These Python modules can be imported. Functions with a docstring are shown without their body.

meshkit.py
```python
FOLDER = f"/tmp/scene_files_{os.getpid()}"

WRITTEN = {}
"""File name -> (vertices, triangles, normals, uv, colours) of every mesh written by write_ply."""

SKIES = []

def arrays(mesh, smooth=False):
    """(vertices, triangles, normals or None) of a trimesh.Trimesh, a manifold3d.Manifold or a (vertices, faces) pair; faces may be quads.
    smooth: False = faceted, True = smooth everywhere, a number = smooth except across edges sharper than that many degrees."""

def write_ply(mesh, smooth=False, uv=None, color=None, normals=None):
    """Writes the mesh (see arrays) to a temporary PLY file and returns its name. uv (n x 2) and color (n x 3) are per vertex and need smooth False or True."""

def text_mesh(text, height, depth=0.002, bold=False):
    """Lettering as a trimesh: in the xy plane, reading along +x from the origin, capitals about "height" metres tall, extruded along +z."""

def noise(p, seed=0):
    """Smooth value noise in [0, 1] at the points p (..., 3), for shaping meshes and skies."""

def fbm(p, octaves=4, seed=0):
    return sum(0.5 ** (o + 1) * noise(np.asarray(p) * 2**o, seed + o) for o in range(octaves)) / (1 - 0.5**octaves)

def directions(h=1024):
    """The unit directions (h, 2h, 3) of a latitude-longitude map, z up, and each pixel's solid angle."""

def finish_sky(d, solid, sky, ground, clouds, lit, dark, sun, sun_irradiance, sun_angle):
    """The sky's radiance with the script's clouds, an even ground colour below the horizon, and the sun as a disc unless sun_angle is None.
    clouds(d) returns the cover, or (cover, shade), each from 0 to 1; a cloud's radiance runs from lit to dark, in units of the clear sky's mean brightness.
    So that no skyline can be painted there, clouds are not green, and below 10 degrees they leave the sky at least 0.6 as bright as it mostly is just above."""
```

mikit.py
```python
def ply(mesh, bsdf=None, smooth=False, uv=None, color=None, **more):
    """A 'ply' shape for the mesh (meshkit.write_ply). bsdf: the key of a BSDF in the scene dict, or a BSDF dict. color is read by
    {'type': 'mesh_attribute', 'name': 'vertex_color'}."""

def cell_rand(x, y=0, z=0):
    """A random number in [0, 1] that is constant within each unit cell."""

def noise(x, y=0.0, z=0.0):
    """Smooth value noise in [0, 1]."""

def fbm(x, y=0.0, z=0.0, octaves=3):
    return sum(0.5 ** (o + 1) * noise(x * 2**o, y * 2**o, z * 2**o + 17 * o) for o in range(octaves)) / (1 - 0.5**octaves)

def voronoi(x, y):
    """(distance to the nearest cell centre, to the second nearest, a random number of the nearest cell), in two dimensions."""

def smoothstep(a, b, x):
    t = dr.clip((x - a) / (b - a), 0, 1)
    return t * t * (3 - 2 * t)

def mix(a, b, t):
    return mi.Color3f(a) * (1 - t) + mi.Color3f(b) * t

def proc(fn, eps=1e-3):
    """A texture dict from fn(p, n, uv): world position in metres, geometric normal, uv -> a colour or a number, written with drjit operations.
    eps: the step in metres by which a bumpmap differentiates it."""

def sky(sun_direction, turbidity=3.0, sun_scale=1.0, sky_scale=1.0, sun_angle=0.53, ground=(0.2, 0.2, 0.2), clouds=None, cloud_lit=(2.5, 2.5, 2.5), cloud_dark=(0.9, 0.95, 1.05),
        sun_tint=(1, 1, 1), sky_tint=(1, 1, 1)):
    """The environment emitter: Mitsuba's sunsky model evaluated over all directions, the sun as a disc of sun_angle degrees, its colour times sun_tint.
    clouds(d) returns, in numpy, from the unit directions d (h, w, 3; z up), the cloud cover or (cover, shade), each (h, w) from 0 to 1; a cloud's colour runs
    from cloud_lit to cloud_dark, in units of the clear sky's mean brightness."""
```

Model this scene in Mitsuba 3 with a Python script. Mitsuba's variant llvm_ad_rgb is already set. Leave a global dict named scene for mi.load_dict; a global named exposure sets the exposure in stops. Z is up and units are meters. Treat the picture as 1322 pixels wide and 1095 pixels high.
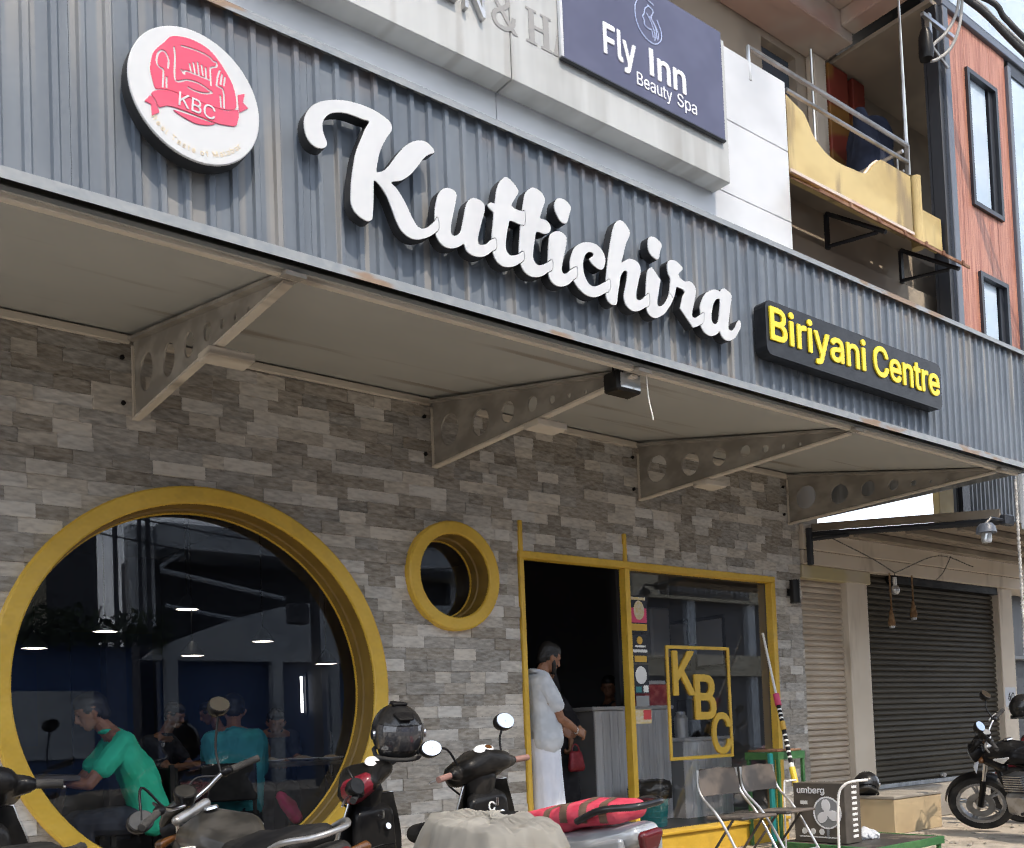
import math, random
import numpy as np, trimesh, manifold3d as m3
import drjit as dr, mitsuba as mi, mikit, meshkit
from shapely.geometry import Polygon, Point, LineString, MultiPolygon, box as sbox
from shapely.ops import unary_union
from shapely import affinity
from mikit import proc, noise, fbm, smoothstep, mix, cell_rand

# ---------------------------------------------------------------- camera, sky, exposure
CAM = np.array([0.0, -6.1, 1.15])
YAW, PITCH, ROLL = (math.radians(a) for a in (38.361, 2.0652, 2.2438))
_f = np.array([math.sin(YAW) * math.cos(PITCH), math.cos(YAW) * math.cos(PITCH), math.sin(PITCH)])
_r = np.array([math.cos(YAW), -math.sin(YAW), 0.0])
_d = np.cross(_f, _r)
_up = math.sin(ROLL) * _r - math.cos(ROLL) * _d
T4 = mi.ScalarTransform4f
exposure = 1.95
SUN = (-0.16, -1.0, 1.24)
scene = {
    'type': 'scene',
    'camera': {'type': 'perspective', 'fov': 2 * math.degrees(math.atan(661 / 1291.33)), 'fov_axis': 'x', 'near_clip': 0.05, 'far_clip': 400.0,
               'principal_point_offset_x': 0.0, 'principal_point_offset_y': -350.8 / 1095,
               'to_world': T4().look_at(origin=CAM.tolist(), target=(CAM + _f).tolist(), up=_up.tolist())},
}
def _clouds(d):
    n = meshkit.fbm(d * 3.2, 4, 5); haze = np.clip(1.0 - d[..., 2] / 0.55, 0, 1)
    return np.clip(0.30 + (n - 0.42) * 2.2 + 0.75 * haze, 0, 0.96), np.clip((n - 0.52) * 1.4, 0, 0.5)
scene['sky'] = mikit.sky(SUN, turbidity=5, sun_scale=0.6, sky_scale=1.85, clouds=_clouds, cloud_lit=(2.2, 2.35, 2.6), sun_tint=(0.95, 1.0, 1.10))
labels = {}
rng = random.Random(7)
nrg = np.random.default_rng(11)
PI = math.pi

# ---------------------------------------------------------------- helpers
XF = [None]
def numbered(k):
    if k not in USED: USED.add(k); return k
    i = 1
    while f'{k}_{i:03d}' in USED: i += 1
    k = f'{k}_{i:03d}'; USED.add(k); return k
USED = set()
def add(key, mesh, bsdf, smooth=False, uv=None, **more):
    if isinstance(mesh, list): mesh = cat(mesh)
    if hasattr(mesh, 'to_mesh'):
        m = mesh.to_mesh(); mesh = trimesh.Trimesh(m.vert_properties[:, :3], m.tri_verts, process=False)
    if isinstance(mesh, tuple): mesh = trimesh.Trimesh(mesh[0], mesh[1], process=False)
    if XF[0] is not None:
        mesh = mesh.copy(); mesh.apply_transform(XF[0])
    scene[key] = mikit.ply(mesh, bsdf, smooth=smooth, uv=uv, **more)
    return key
def thing(name, label, cat_, group=None):
    k = numbered(name); labels[k] = {'label': label, 'category': cat_}
    if group: labels[k]['group'] = group
    return k
def part(parent, name, mesh, bsdf, smooth=False, label=None, uv=None, kind=None, **more):
    k = numbered(parent + '__' + name)
    add(k, mesh, bsdf, smooth, uv, **more)
    if label or kind:
        labels[k] = {}
        if label: labels[k]['label'] = label
        if kind: labels[k]['kind'] = kind
    return k
def single(name, label, cat_, mesh, bsdf, smooth=False, group=None, **more):
    k = thing(name, label, cat_, group); add(k, mesh, bsdf, smooth, **more); return k
def struct(name, mesh, bsdf, smooth=False, label=None, **more):
    k = numbered(name); labels[k] = {'kind': 'structure', 'label': label or name.replace('_', ' ')}
    add(k, mesh, bsdf, smooth, **more); return k
def tm(v, f): return trimesh.Trimesh(np.asarray(v, float), np.asarray(f, int), process=False)
def man(m):
    q = m.to_mesh(); return tm(q.vert_properties[:, :3], q.tri_verts)
def cat(ms):
    return trimesh.util.concatenate([man(m) if hasattr(m, 'to_mesh') else m for m in ms])
def bb(x0, x1, y0, y1, z0, z1, bev=0.0):
    x0, x1 = sorted((x0, x1)); y0, y1 = sorted((y0, y1)); z0, z1 = sorted((z0, z1))
    if bev <= 0:
        m = trimesh.creation.box(extents=(x1 - x0, y1 - y0, z1 - z0)); m.apply_translation(((x0 + x1) / 2, (y0 + y1) / 2, (z0 + z1) / 2)); return m
    b = min(bev, (x1 - x0) / 2.2, (y1 - y0) / 2.2, (z1 - z0) / 2.2); P = []
    for x, sx in ((x0, 1), (x1, -1)):
        for y, sy in ((y0, 1), (y1, -1)):
            for z, sz in ((z0, 1), (z1, -1)):
                P += [(x + sx * b, y + sy * b, z), (x + sx * b, y, z + sz * b), (x, y + sy * b, z + sz * b)]
    return man(m3.Manifold.hull_points(np.array(P)))
def rotm(axis, deg, point=None): return trimesh.transformations.rotation_matrix(math.radians(deg), axis, point)
def xf(m, *Ms):
    m = (man(m) if hasattr(m, 'to_mesh') else m).copy()
    for M in Ms: m.apply_transform(M)
    return m
def tr(x, y, z): return trimesh.transformations.translation_matrix((x, y, z))
def tube(pts, r, n=8, closed=False):
    p = np.asarray(pts, float); N = len(p); r = np.broadcast_to(np.asarray(r, float), (N,))
    t = np.gradient(p, axis=0) if not closed else np.roll(p, -1, 0) - np.roll(p, 1, 0)
    t /= np.linalg.norm(t, axis=1, keepdims=True) + 1e-12
    a = np.cross(t[0], [0, 0, 1.0] if abs(t[0][2]) < 0.9 else [1.0, 0, 0]); a /= np.linalg.norm(a)
    V = []
    for i in range(N):
        a = a - t[i] * (a @ t[i]); a /= np.linalg.norm(a); b = np.cross(t[i], a)
        for k in range(n):
            w = 2 * PI * k / n; V.append(p[i] + r[i] * (math.cos(w) * a + math.sin(w) * b))
    F = []
    for i in range(N if closed else N - 1):
        for k in range(n):
            a0, a1, b0, b1 = i * n + k, i * n + (k + 1) % n, ((i + 1) % N) * n + k, ((i + 1) % N) * n + (k + 1) % n
            F += [(a0, b1, b0), (a0, a1, b1)]
    F = [f[::-1] for f in F]
    if not closed:
        V += [p[0], p[-1]]
        for k in range(n):
            F += [(N * n, k, (k + 1) % n)[::-1], (N * n + 1, (N - 1) * n + (k + 1) % n, (N - 1) * n + k)[::-1]]
    m = tm(V, F)
    if m.volume < 0: m.invert()
    return m
def smooth_path(pts, n=6):
    p = np.asarray(pts, float); q = np.vstack([2 * p[0] - p[1], p, 2 * p[-1] - p[-2]]); out = []
    for i in range(1, len(q) - 2):
        for t in np.linspace(0, 1, n, endpoint=False):
            a, b, c, d = q[i - 1], q[i], q[i + 1], q[i + 2]
            out.append(0.5 * (2 * b + (c - a) * t + (2 * a - 5 * b + 4 * c - d) * t * t + (3 * b - a - 3 * c + d) * t ** 3))
    out.append(p[-1]); return np.array(out)
def ring_path(pts, n=4):
    p = np.asarray(pts, float); N = len(p); out = []
    for i in range(N):
        a, b, c, d = p[i - 1], p[i], p[(i + 1) % N], p[(i + 2) % N]
        for t in np.linspace(0, 1, n, endpoint=False):
            out.append(0.5 * (2 * b + (c - a) * t + (2 * a - 5 * b + 4 * c - d) * t * t + (3 * b - a - 3 * c + d) * t ** 3))
    return np.array(out)
def extr(poly, d):
    gs = [g for g in getattr(poly, 'geoms', [poly]) if g.area > 1e-8]
    return trimesh.util.concatenate([trimesh.creation.extrude_polygon(g, d, engine='earcut') for g in gs])
def pxz(poly, y0, y1):        # polygon in (x, z), thick from y0 to y1
    m = extr(poly, abs(y1 - y0)); v = m.vertices.copy(); m.vertices = np.stack([v[:, 0], max(y0, y1) - v[:, 2], v[:, 1]], 1); return m
def pyz(poly, x0, x1):        # polygon in (y, z), thick from x0 to x1
    m = extr(poly, abs(x1 - x0)); v = m.vertices.copy(); m.vertices = np.stack([min(x0, x1) + v[:, 2], v[:, 0], v[:, 1]], 1); return m
def pxy(poly, z0, z1):
    m = extr(poly, abs(z1 - z0)); m.apply_translation((0, 0, min(z0, z1))); return m
def lathe(prof, n=24, at=(0, 0, 0), axis=(0, 0, 1)):
    m = trimesh.creation.revolve(np.asarray(prof, float), sections=n)
    if m.volume < 0: m.invert()
    m.apply_transform(trimesh.geometry.align_vectors((0, 0, 1), axis)); m.apply_translation(at); return m
def cyl(p, q, r, n=14, r2=None):
    p, q = np.asarray(p, float), np.asarray(q, float); L = np.linalg.norm(q - p)
    return lathe([(0, 0), (r, 0), (r if r2 is None else r2, L), (0, L)], n, p, (q - p) / L)
def hull(sph, n=10):          # hull of spheres [(x, y, z, r), ...]
    return m3.Manifold.batch_hull([m3.Manifold.sphere(s[3], n).translate([float(s[0]), float(s[1]), float(s[2])]) for s in sph])
def chain(pts):               # union of tapered bones along points (x, y, z, r)
    return [hull([a, b], 12) for a, b in zip(pts[:-1], pts[1:])]
def skin(bones, edge=0.02, it=8):
    m = man(m3.Manifold.batch_boolean([b for b in bones], m3.OpType.Add).refine_to_length(edge))
    trimesh.smoothing.filter_taubin(m, lamb=0.5, nu=0.53, iterations=it); return m
def ell(c, r, n=20):
    m = trimesh.creation.icosphere(subdivisions=3 if n > 12 else 2); m.apply_scale(r); m.apply_translation(c); return m
def pmin(a, b, N): return np.linspace(a, b, N)

# ---------------------------------------------------------------- materials
def C(r, g=None, b=None): return {'type': 'rgb', 'value': [r, r, r] if g is None else [r, g, b]}
def P(name, col, rough=0.5, bump=None, bscale=1.0, **k):
    b = {'type': 'principled', 'base_color': col if isinstance(col, dict) else C(*col), 'roughness': rough if isinstance(rough, dict) else float(rough), **k}
    if bump is not None: b = {'type': 'bumpmap', 'arbitrary': proc(bump, 2e-3), 'scale': bscale, 'bsdf': b}
    scene[name] = {'type': 'twosided', 'bsdf': b}; return name
def worn(a, b, s=3.0, lo=0.35, hi=0.7, sx=1.0, sz=1.0):
    def fn(p, n, uv): return mix(a, b, smoothstep(lo, hi, fbm(p.x * s * sx, p.y * s * sx, p.z * s * sz, 4)))
    return proc(fn)

def f_brick(p, n, uv):       # uv.x = tone of the piece, uv.y = its own seed
    g = fbm(p.x * 20 + p.z * 9 + uv.y * 31, p.y * 9, p.z * 62 + uv.y * 77, 3)
    g2 = fbm(p.x * 26, p.y * 26 + uv.y * 9, p.z * 40, 3)
    t = dr.clip(uv.x + (g - 0.5) * 0.62 + (g2 - 0.5) * 0.5, 0, 1)
    warm = mix((0.20, 0.174, 0.143), (0.64, 0.595, 0.525), t)
    cool = mix((0.21, 0.193, 0.17), (0.66, 0.635, 0.59), t)
    return mix(warm, cool, smoothstep(0.35, 0.75, uv.y))
def f_brick_relief(p, n, uv): return fbm(p.x * 22 + uv.y * 13, p.y * 22, p.z * 48 + uv.y * 57, 3)
P('m_brick', proc(f_brick), 0.62, bump=f_brick_relief, bscale=0.006, specular=0.35)
P('m_grout', (0.20, 0.18, 0.16), 0.9)
def f_sheet(p, n, uv):
    st = fbm(p.x * 11, 3.0, p.z * 0.7, 3); pat = fbm(p.x * 2.2, p.y, p.z * 2.6, 3)
    c = mix((0.120, 0.143, 0.174), (0.167, 0.193, 0.225), smoothstep(0.3, 0.72, 0.6 * st + 0.4 * pat))
    dust = smoothstep(0.56, 0.78, noise(p.x * 27, 8.0, p.z * 0.25)) * smoothstep(0.25, 0.7, noise(p.x * 1.1, 2.0, p.z * 1.2)) * 0.4
    c = mix(c, (0.40, 0.36, 0.30), dust)
    top = smoothstep(4.05, 4.25, p.z) * smoothstep(0.56, 0.66, noise(p.x * 10.5, 1.0, p.z * 3))
    bot = smoothstep(3.30, 3.215, p.z) * smoothstep(0.66, 0.74, noise(p.x * 3.1, 5.0, p.z * 14))
    return mix(c, (0.24, 0.13, 0.06), dr.clip(top * 0.35 + bot * 0.75, 0, 0.9))
P('m_sheet', proc(f_sheet), 0.48, specular=0.4)
def f_flash(p, n, uv):
    r = smoothstep(0.62, 0.72, fbm(p.x * 2.6, 5.0, p.z * 9, 4)); d = fbm(p.x * 25, p.y * 30, p.z * 30, 3)
    return mix(mix((0.20, 0.23, 0.26), (0.34, 0.35, 0.35), d), (0.27, 0.16, 0.08), r * 0.8)
P('m_flash', proc(f_flash), 0.5)
def f_cream(p, n, uv):
    d = fbm(p.x * 5, p.y * 7, p.z * 7, 4); s = smoothstep(0.60, 0.75, fbm(p.x * 1.2, p.y * 3, p.z * 9, 4))
    return mix(mix((0.55, 0.495, 0.41), (0.66, 0.60, 0.51), d), (0.20, 0.16, 0.12), s * 0.65)
P('m_cream', proc(f_cream), 0.6)
def f_soffit(p, n, uv):
    d = fbm(p.x * 1.3, p.y * 1.6, p.z, 4); s = smoothstep(0.6, 0.8, fbm(p.x * 0.7 + 9, p.y * 5, 2.0, 4))
    return mix(mix((0.33, 0.335, 0.315), (0.40, 0.40, 0.375), d), (0.20, 0.17, 0.14), s * 0.75)
P('m_soffit', proc(f_soffit), 0.65)
def f_bracket(p, n, uv):
    d = fbm(p.x * 4, p.y * 7, p.z * 9, 4)
    return mix((0.25, 0.23, 0.20), (0.37, 0.345, 0.305), smoothstep(0.3, 0.7, d))
P('m_bracket', proc(f_bracket), 0.6)
def f_yellow(p, n, uv):
    d = fbm(p.x * 3, p.y * 5, p.z * 3, 4); g = noise(p.x * 60, p.y * 60, p.z * 60)
    s = smoothstep(0.60, 0.74, fbm(p.x * 9, p.y * 9, p.z * 7 + 4, 4))
    return mix(mix((0.58, 0.36, 0.035), (0.74, 0.485, 0.07), dr.clip(d * 1.4 - 0.2 + (g - 0.5) * 0.3, 0, 1)), (0.40, 0.25, 0.05), s * 0.2)
def f_yellow_relief(p, n, uv): return fbm(p.x * 26, p.y * 26, p.z * 26, 3)
P('m_yellow', proc(f_yellow), 0.42, bump=f_yellow_relief, bscale=0.004, specular=0.5)
def f_reveal(p, n, uv): return mix((0.17, 0.10, 0.018), (0.26, 0.16, 0.03), fbm(p.x * 5, p.y * 9, p.z * 5, 3))
P('m_reveal', proc(f_reveal), 0.45)
P('m_white_letter', worn((0.60, 0.61, 0.615), (0.56, 0.565, 0.57), 5.0, 0.45, 0.8, sx=2.0, sz=0.5), 0.4)
P('m_black_side', (0.018, 0.019, 0.021), 0.45)
P('m_black', worn((0.007, 0.007, 0.008), (0.017, 0.0165, 0.016), 8.0), 0.32, specular=0.22)
P('m_black_matt', worn((0.007, 0.007, 0.008), (0.02, 0.019, 0.018), 9.0), 0.55, specular=0.18)
P('m_black_gloss', worn((0.012, 0.012, 0.013), (0.03, 0.029, 0.028), 6.0), 0.18, clearcoat=0.6)
P('m_visor', (0.03, 0.03, 0.034), 0.05, clearcoat=1.0, specular=1.0)
P('m_board', worn((0.010, 0.011, 0.013), (0.02, 0.021, 0.024), 6.0), 0.35, specular=0.3)
P('m_sign_yellow', (0.85, 0.66, 0.02), 0.35)
P('m_pink', worn((0.70, 0.065, 0.135), (0.64, 0.08, 0.15), 8.0), 0.4)
P('m_tagline', (0.72, 0.62, 0.45), 0.5)
def f_conc(p, n, uv):
    st = fbm(p.x * 9, p.y * 4, p.z * 0.9, 4); d = fbm(p.x * 2.2, p.y * 2, p.z * 2.4, 4)
    c = mix((0.38, 0.385, 0.37), (0.50, 0.51, 0.50), smoothstep(0.25, 0.7, 0.6 * st + 0.4 * d))
    return mix(c, (0.26, 0.24, 0.21), smoothstep(0.62, 0.82, noise(p.x * 13, 3.0, p.z * 0.5)) * 0.35)
P('m_conc', proc(f_conc), 0.55)
P('m_clad', worn((0.62, 0.63, 0.64), (0.50, 0.51, 0.52), 2.0, 0.4, 0.8), 0.35)
P('m_dark_joint', (0.06, 0.06, 0.065), 0.7)
P('m_purple', worn((0.072, 0.075, 0.135), (0.09, 0.094, 0.16), 3.0), 0.4)
P('m_print_white', (0.80, 0.80, 0.82), 0.45)
P('m_faded', (0.30, 0.295, 0.285), 0.6)
P('m_print_blue', (0.42, 0.48, 0.66), 0.45)
def f_parapet(p, n, uv):
    d = fbm(p.x * 2.6, p.y * 3, p.z * 3.0, 4); s = smoothstep(0.56, 0.75, fbm(p.x * 7, p.y * 3, p.z * 1.2, 4))
    return mix(mix((0.44, 0.32, 0.125), (0.58, 0.45, 0.20), smoothstep(0.3, 0.7, d)), (0.22, 0.16, 0.09), s * 0.8)
P('m_parapet', proc(f_parapet), 0.6)
P('m_balwall', worn((0.33, 0.28, 0.22), (0.45, 0.385, 0.30), 1.7), 0.7)
P('m_pinkceil', worn((0.60, 0.52, 0.45), (0.55, 0.38, 0.32), 1.2, 0.45, 0.6), 0.7)
def f_orange(p, n, uv):
    k = smoothstep(0.45, 0.6, noise(p.x * 3, 1.0, p.z * 4.2)); return mix((0.22, 0.035, 0.02), (0.25, 0.115, 0.025), k)
P('m_orange', proc(f_orange), 0.6)
def f_red(p, n, uv):
    g = fbm(p.x * 60, p.y * 60, p.z * 2.2, 3); h = fbm(p.x * 150, p.y * 150, p.z * 5, 2)
    return mix((0.30, 0.105, 0.065), (0.50, 0.235, 0.16), smoothstep(0.22, 0.75, 0.65 * g + 0.35 * h))
P('m_redclad', proc(f_red), 0.5)
P('m_frame_dark', (0.03, 0.034, 0.042), 0.4)
P('m_frame_blue', (0.11, 0.125, 0.155), 0.4)
def f_bluepanel(p, n, uv): return mix((0.40, 0.50, 0.60), (0.50, 0.58, 0.65), smoothstep(0.3, 0.7, fbm(p.x * 1.5, p.y, p.z * 2, 4)))
P('m_bluepanel', proc(f_bluepanel), 0.3)
P('m_steel', worn((0.56, 0.56, 0.56), (0.35, 0.34, 0.32), 7.0), 0.3, metallic=0.85)
P('m_rust', worn((0.16, 0.07, 0.035), (0.30, 0.17, 0.10), 12.0), 0.8)
P('m_darkcloth', worn((0.008, 0.012, 0.028), (0.018, 0.025, 0.05), 6.0), 0.9)
def f_shutter(p, n, uv):
    d = fbm(p.x * 4, p.y, p.z * 5, 4); return mix((0.37, 0.30, 0.225), (0.56, 0.48, 0.38), d)
P('m_shutter_tan', proc(f_shutter), 0.5)
def f_shutter2(p, n, uv):
    d = fbm(p.x * 2, p.y, p.z * 6, 4); return mix((0.045, 0.040, 0.031), (0.082, 0.073, 0.056), d)
P('m_shutter_dark', proc(f_shutter2), 0.6, specular=0.2)
def f_plaster(p, n, uv):
    d = fbm(p.x * 2, p.y * 2, p.z * 1.5, 4); s = smoothstep(0.57, 0.8, fbm(p.x * 6, p.y * 6, p.z * 1.1, 4))
    return mix(mix((0.56, 0.485, 0.385), (0.68, 0.605, 0.50), d), (0.32, 0.26, 0.19), s * 0.55)
P('m_plaster', proc(f_plaster), 0.75)
P('m_lintel', worn((0.44, 0.37, 0.19), (0.47, 0.41, 0.30), 3.0), 0.7)
P('m_step', worn((0.52, 0.41, 0.25), (0.44, 0.34, 0.21), 2.5), 0.55)
P('m_step_top', worn((0.26, 0.235, 0.20), (0.34, 0.31, 0.265), 4.0), 0.6)
def f_road(p, n, uv):
    a = fbm(p.x * 1.1, p.y * 1.1, 0.5, 4); b = noise(p.x * 45, p.y * 45, 1.0); c = smoothstep(0.5, 0.7, fbm(p.x * 7, p.y * 7, 3.0, 3))
    return mix(mix((0.29, 0.25, 0.20), (0.39, 0.345, 0.285), a), (0.19, 0.165, 0.135), dr.clip(c * 0.5 + (b - 0.5) * 0.35, 0, 1))
P('m_sand', proc(f_road), 0.95)
P('m_asphalt', worn((0.05, 0.05, 0.05), (0.085, 0.08, 0.075), 6.0), 0.85)
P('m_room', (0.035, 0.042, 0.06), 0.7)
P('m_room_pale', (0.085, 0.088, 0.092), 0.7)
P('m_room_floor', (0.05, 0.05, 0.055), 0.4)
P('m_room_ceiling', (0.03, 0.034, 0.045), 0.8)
P('m_dark_blue', (0.02, 0.035, 0.085), 0.5)
def f_plank(p, n, uv):
    k = cell_rand(dr.floor(p.x * 11), 3); g = fbm(p.x * 40, p.y * 40, p.z * 2.2, 3)
    return mix((0.38, 0.39, 0.41), (0.70, 0.72, 0.75), dr.clip(0.55 * k + 0.6 * g - 0.1, 0, 1))
P('m_plank', proc(f_plank), 0.4)
P('m_countertop', (0.45, 0.46, 0.47), 0.25)
P('m_grey', (0.24, 0.25, 0.26), 0.5)
P('m_paper', (0.55, 0.57, 0.6), 0.8)
P('m_redbox', worn((0.38, 0.03, 0.035), (0.55, 0.12, 0.10), 14.0), 0.5)
P('m_teal_plastic', (0.02, 0.22, 0.22), 0.4)
def f_shirtg(p, n, uv): return mix((0.018, 0.40, 0.235), (0.03, 0.53, 0.33), fbm(p.x * 9, p.y * 9, p.z * 9, 3))
P('m_green_shirt', proc(f_shirtg), 0.85, sheen=0.3)
P('m_teal_shirt', worn((0.03, 0.24, 0.27), (0.05, 0.34, 0.36), 9.0), 0.85)
P('m_white_cloth', worn((0.76, 0.78, 0.86), (0.68, 0.71, 0.80), 7.0), 0.9)
P('m_shirt_white', worn((0.60, 0.63, 0.67), (0.48, 0.515, 0.56), 9.0), 0.9)
P('m_skin', worn((0.23, 0.105, 0.058), (0.29, 0.14, 0.08), 22.0), 0.5)
P('m_hair', (0.009, 0.008, 0.008), 0.5)
P('m_eye', (0.02, 0.015, 0.012), 0.2)
P('m_black_dress', worn((0.012, 0.012, 0.016), (0.03, 0.03, 0.036), 8.0), 0.9)
P('m_jeans', worn((0.018, 0.022, 0.036), (0.035, 0.042, 0.06), 9.0), 0.9)
P('m_maroon_bag', worn((0.20, 0.012, 0.022), (0.30, 0.03, 0.045), 16.0), 0.45)
P('m_magenta', worn((0.34, 0.02, 0.085), (0.26, 0.015, 0.05), 14.0), 0.7)
P('m_wood_dark', worn((0.05, 0.04, 0.032), (0.10, 0.085, 0.07), 8.0), 0.5)
P('m_food', worn((0.55, 0.40, 0.22), (0.62, 0.52, 0.38), 25.0), 0.8)
P('m_chrome', (0.72, 0.72, 0.72), 0.12, metallic=1.0)
P('m_alloy', worn((0.50, 0.50, 0.50), (0.34, 0.33, 0.31), 12.0), 0.32, metallic=0.7)
P('m_mirror', (0.90, 0.90, 0.90), 0.03, metallic=1.0)
P('m_silver', worn((0.38, 0.40, 0.42), (0.46, 0.47, 0.48), 4.0), 0.22, metallic=0.35, clearcoat=0.5)
P('m_dust_black', worn((0.010, 0.0095, 0.009), (0.042, 0.039, 0.035), 6.0), 0.40, specular=0.22)
P('m_dust_tank', worn((0.024, 0.023, 0.021), (0.06, 0.056, 0.05), 6.0), 0.32)
P('m_rubber', worn((0.02, 0.02, 0.02), (0.05, 0.047, 0.043), 12.0), 0.85)
P('m_grip_pink', (0.30, 0.165, 0.135), 0.6)
P('m_maroon', worn((0.16, 0.01, 0.02), (0.22, 0.02, 0.03), 8.0), 0.22, clearcoat=0.5)
P('m_seat_red', worn((0.46, 0.035, 0.065), (0.56, 0.075, 0.11), 18.0), 0.6)
P('m_seat_brown', worn((0.10, 0.06, 0.04), (0.16, 0.10, 0.07), 18.0), 0.6)
P('m_lamp_red', (0.10, 0.005, 0.008), 0.1, clearcoat=1.0)
P('m_lamp_amber', (0.10, 0.036, 0.006), 0.15, clearcoat=1.0)
P('m_lens', (0.55, 0.57, 0.58), 0.08, metallic=0.5, clearcoat=1.0)
def f_cover(p, n, uv):
    d = fbm(p.x * 5, p.y * 5, p.z * 4, 4); s = smoothstep(0.62, 0.75, fbm(p.x * 9, p.y * 9, p.z * 9, 3))
    return mix(mix((0.17, 0.158, 0.135), (0.29, 0.275, 0.24), d), (0.20, 0.175, 0.14), s * 0.5)
P('m_cover', proc(f_cover), 0.85)
P('m_sticker_white', (0.75, 0.75, 0.74), 0.4)
P('m_sticker_gold', (0.60, 0.36, 0.05), 0.45)
P('m_sticker_red', (0.55, 0.06, 0.06), 0.45)
P('m_sticker_black', (0.02, 0.022, 0.03), 0.4)
P('m_sticker_cream', worn((0.60, 0.48, 0.22), (0.62, 0.55, 0.45), 60.0), 0.5)
P('m_sticker_teal', (0.04, 0.20, 0.22), 0.4)
P('m_chair', worn((0.05, 0.045, 0.042), (0.14, 0.115, 0.095), 5.0, 0.4, 0.65), 0.5)
P('m_green_paint', worn((0.035, 0.13, 0.045), (0.06, 0.17, 0.06), 10.0), 0.5)
P('m_carton', worn((0.075, 0.065, 0.055), (0.11, 0.095, 0.08), 5.0), 0.6)
P('m_tape_yellow', (0.72, 0.52, 0.04), 0.4)
P('m_tape_pink', (0.62, 0.07, 0.16), 0.5)
P('m_white_rod', (0.78, 0.77, 0.74), 0.4)
P('m_rope', worn((0.60, 0.58, 0.54), (0.35, 0.33, 0.3), 30.0), 0.9)
P('m_cable', (0.022, 0.022, 0.024), 0.55)
P('m_cable_grey', (0.42, 0.41, 0.39), 0.6)
P('m_brown_husk', worn((0.20, 0.11, 0.05), (0.30, 0.19, 0.10), 20.0), 0.85)
P('m_awn_under', worn((0.22, 0.185, 0.145), (0.30, 0.26, 0.21), 2.0), 0.8)
P('m_opp_dark', (0.06, 0.065, 0.08), 0.8)
P('m_opp_grey', worn((0.34, 0.38, 0.43), (0.42, 0.46, 0.50), 1.0), 0.8)
P('m_opp_tan', worn((0.30, 0.27, 0.20), (0.36, 0.33, 0.26), 0.8), 0.8)
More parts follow.
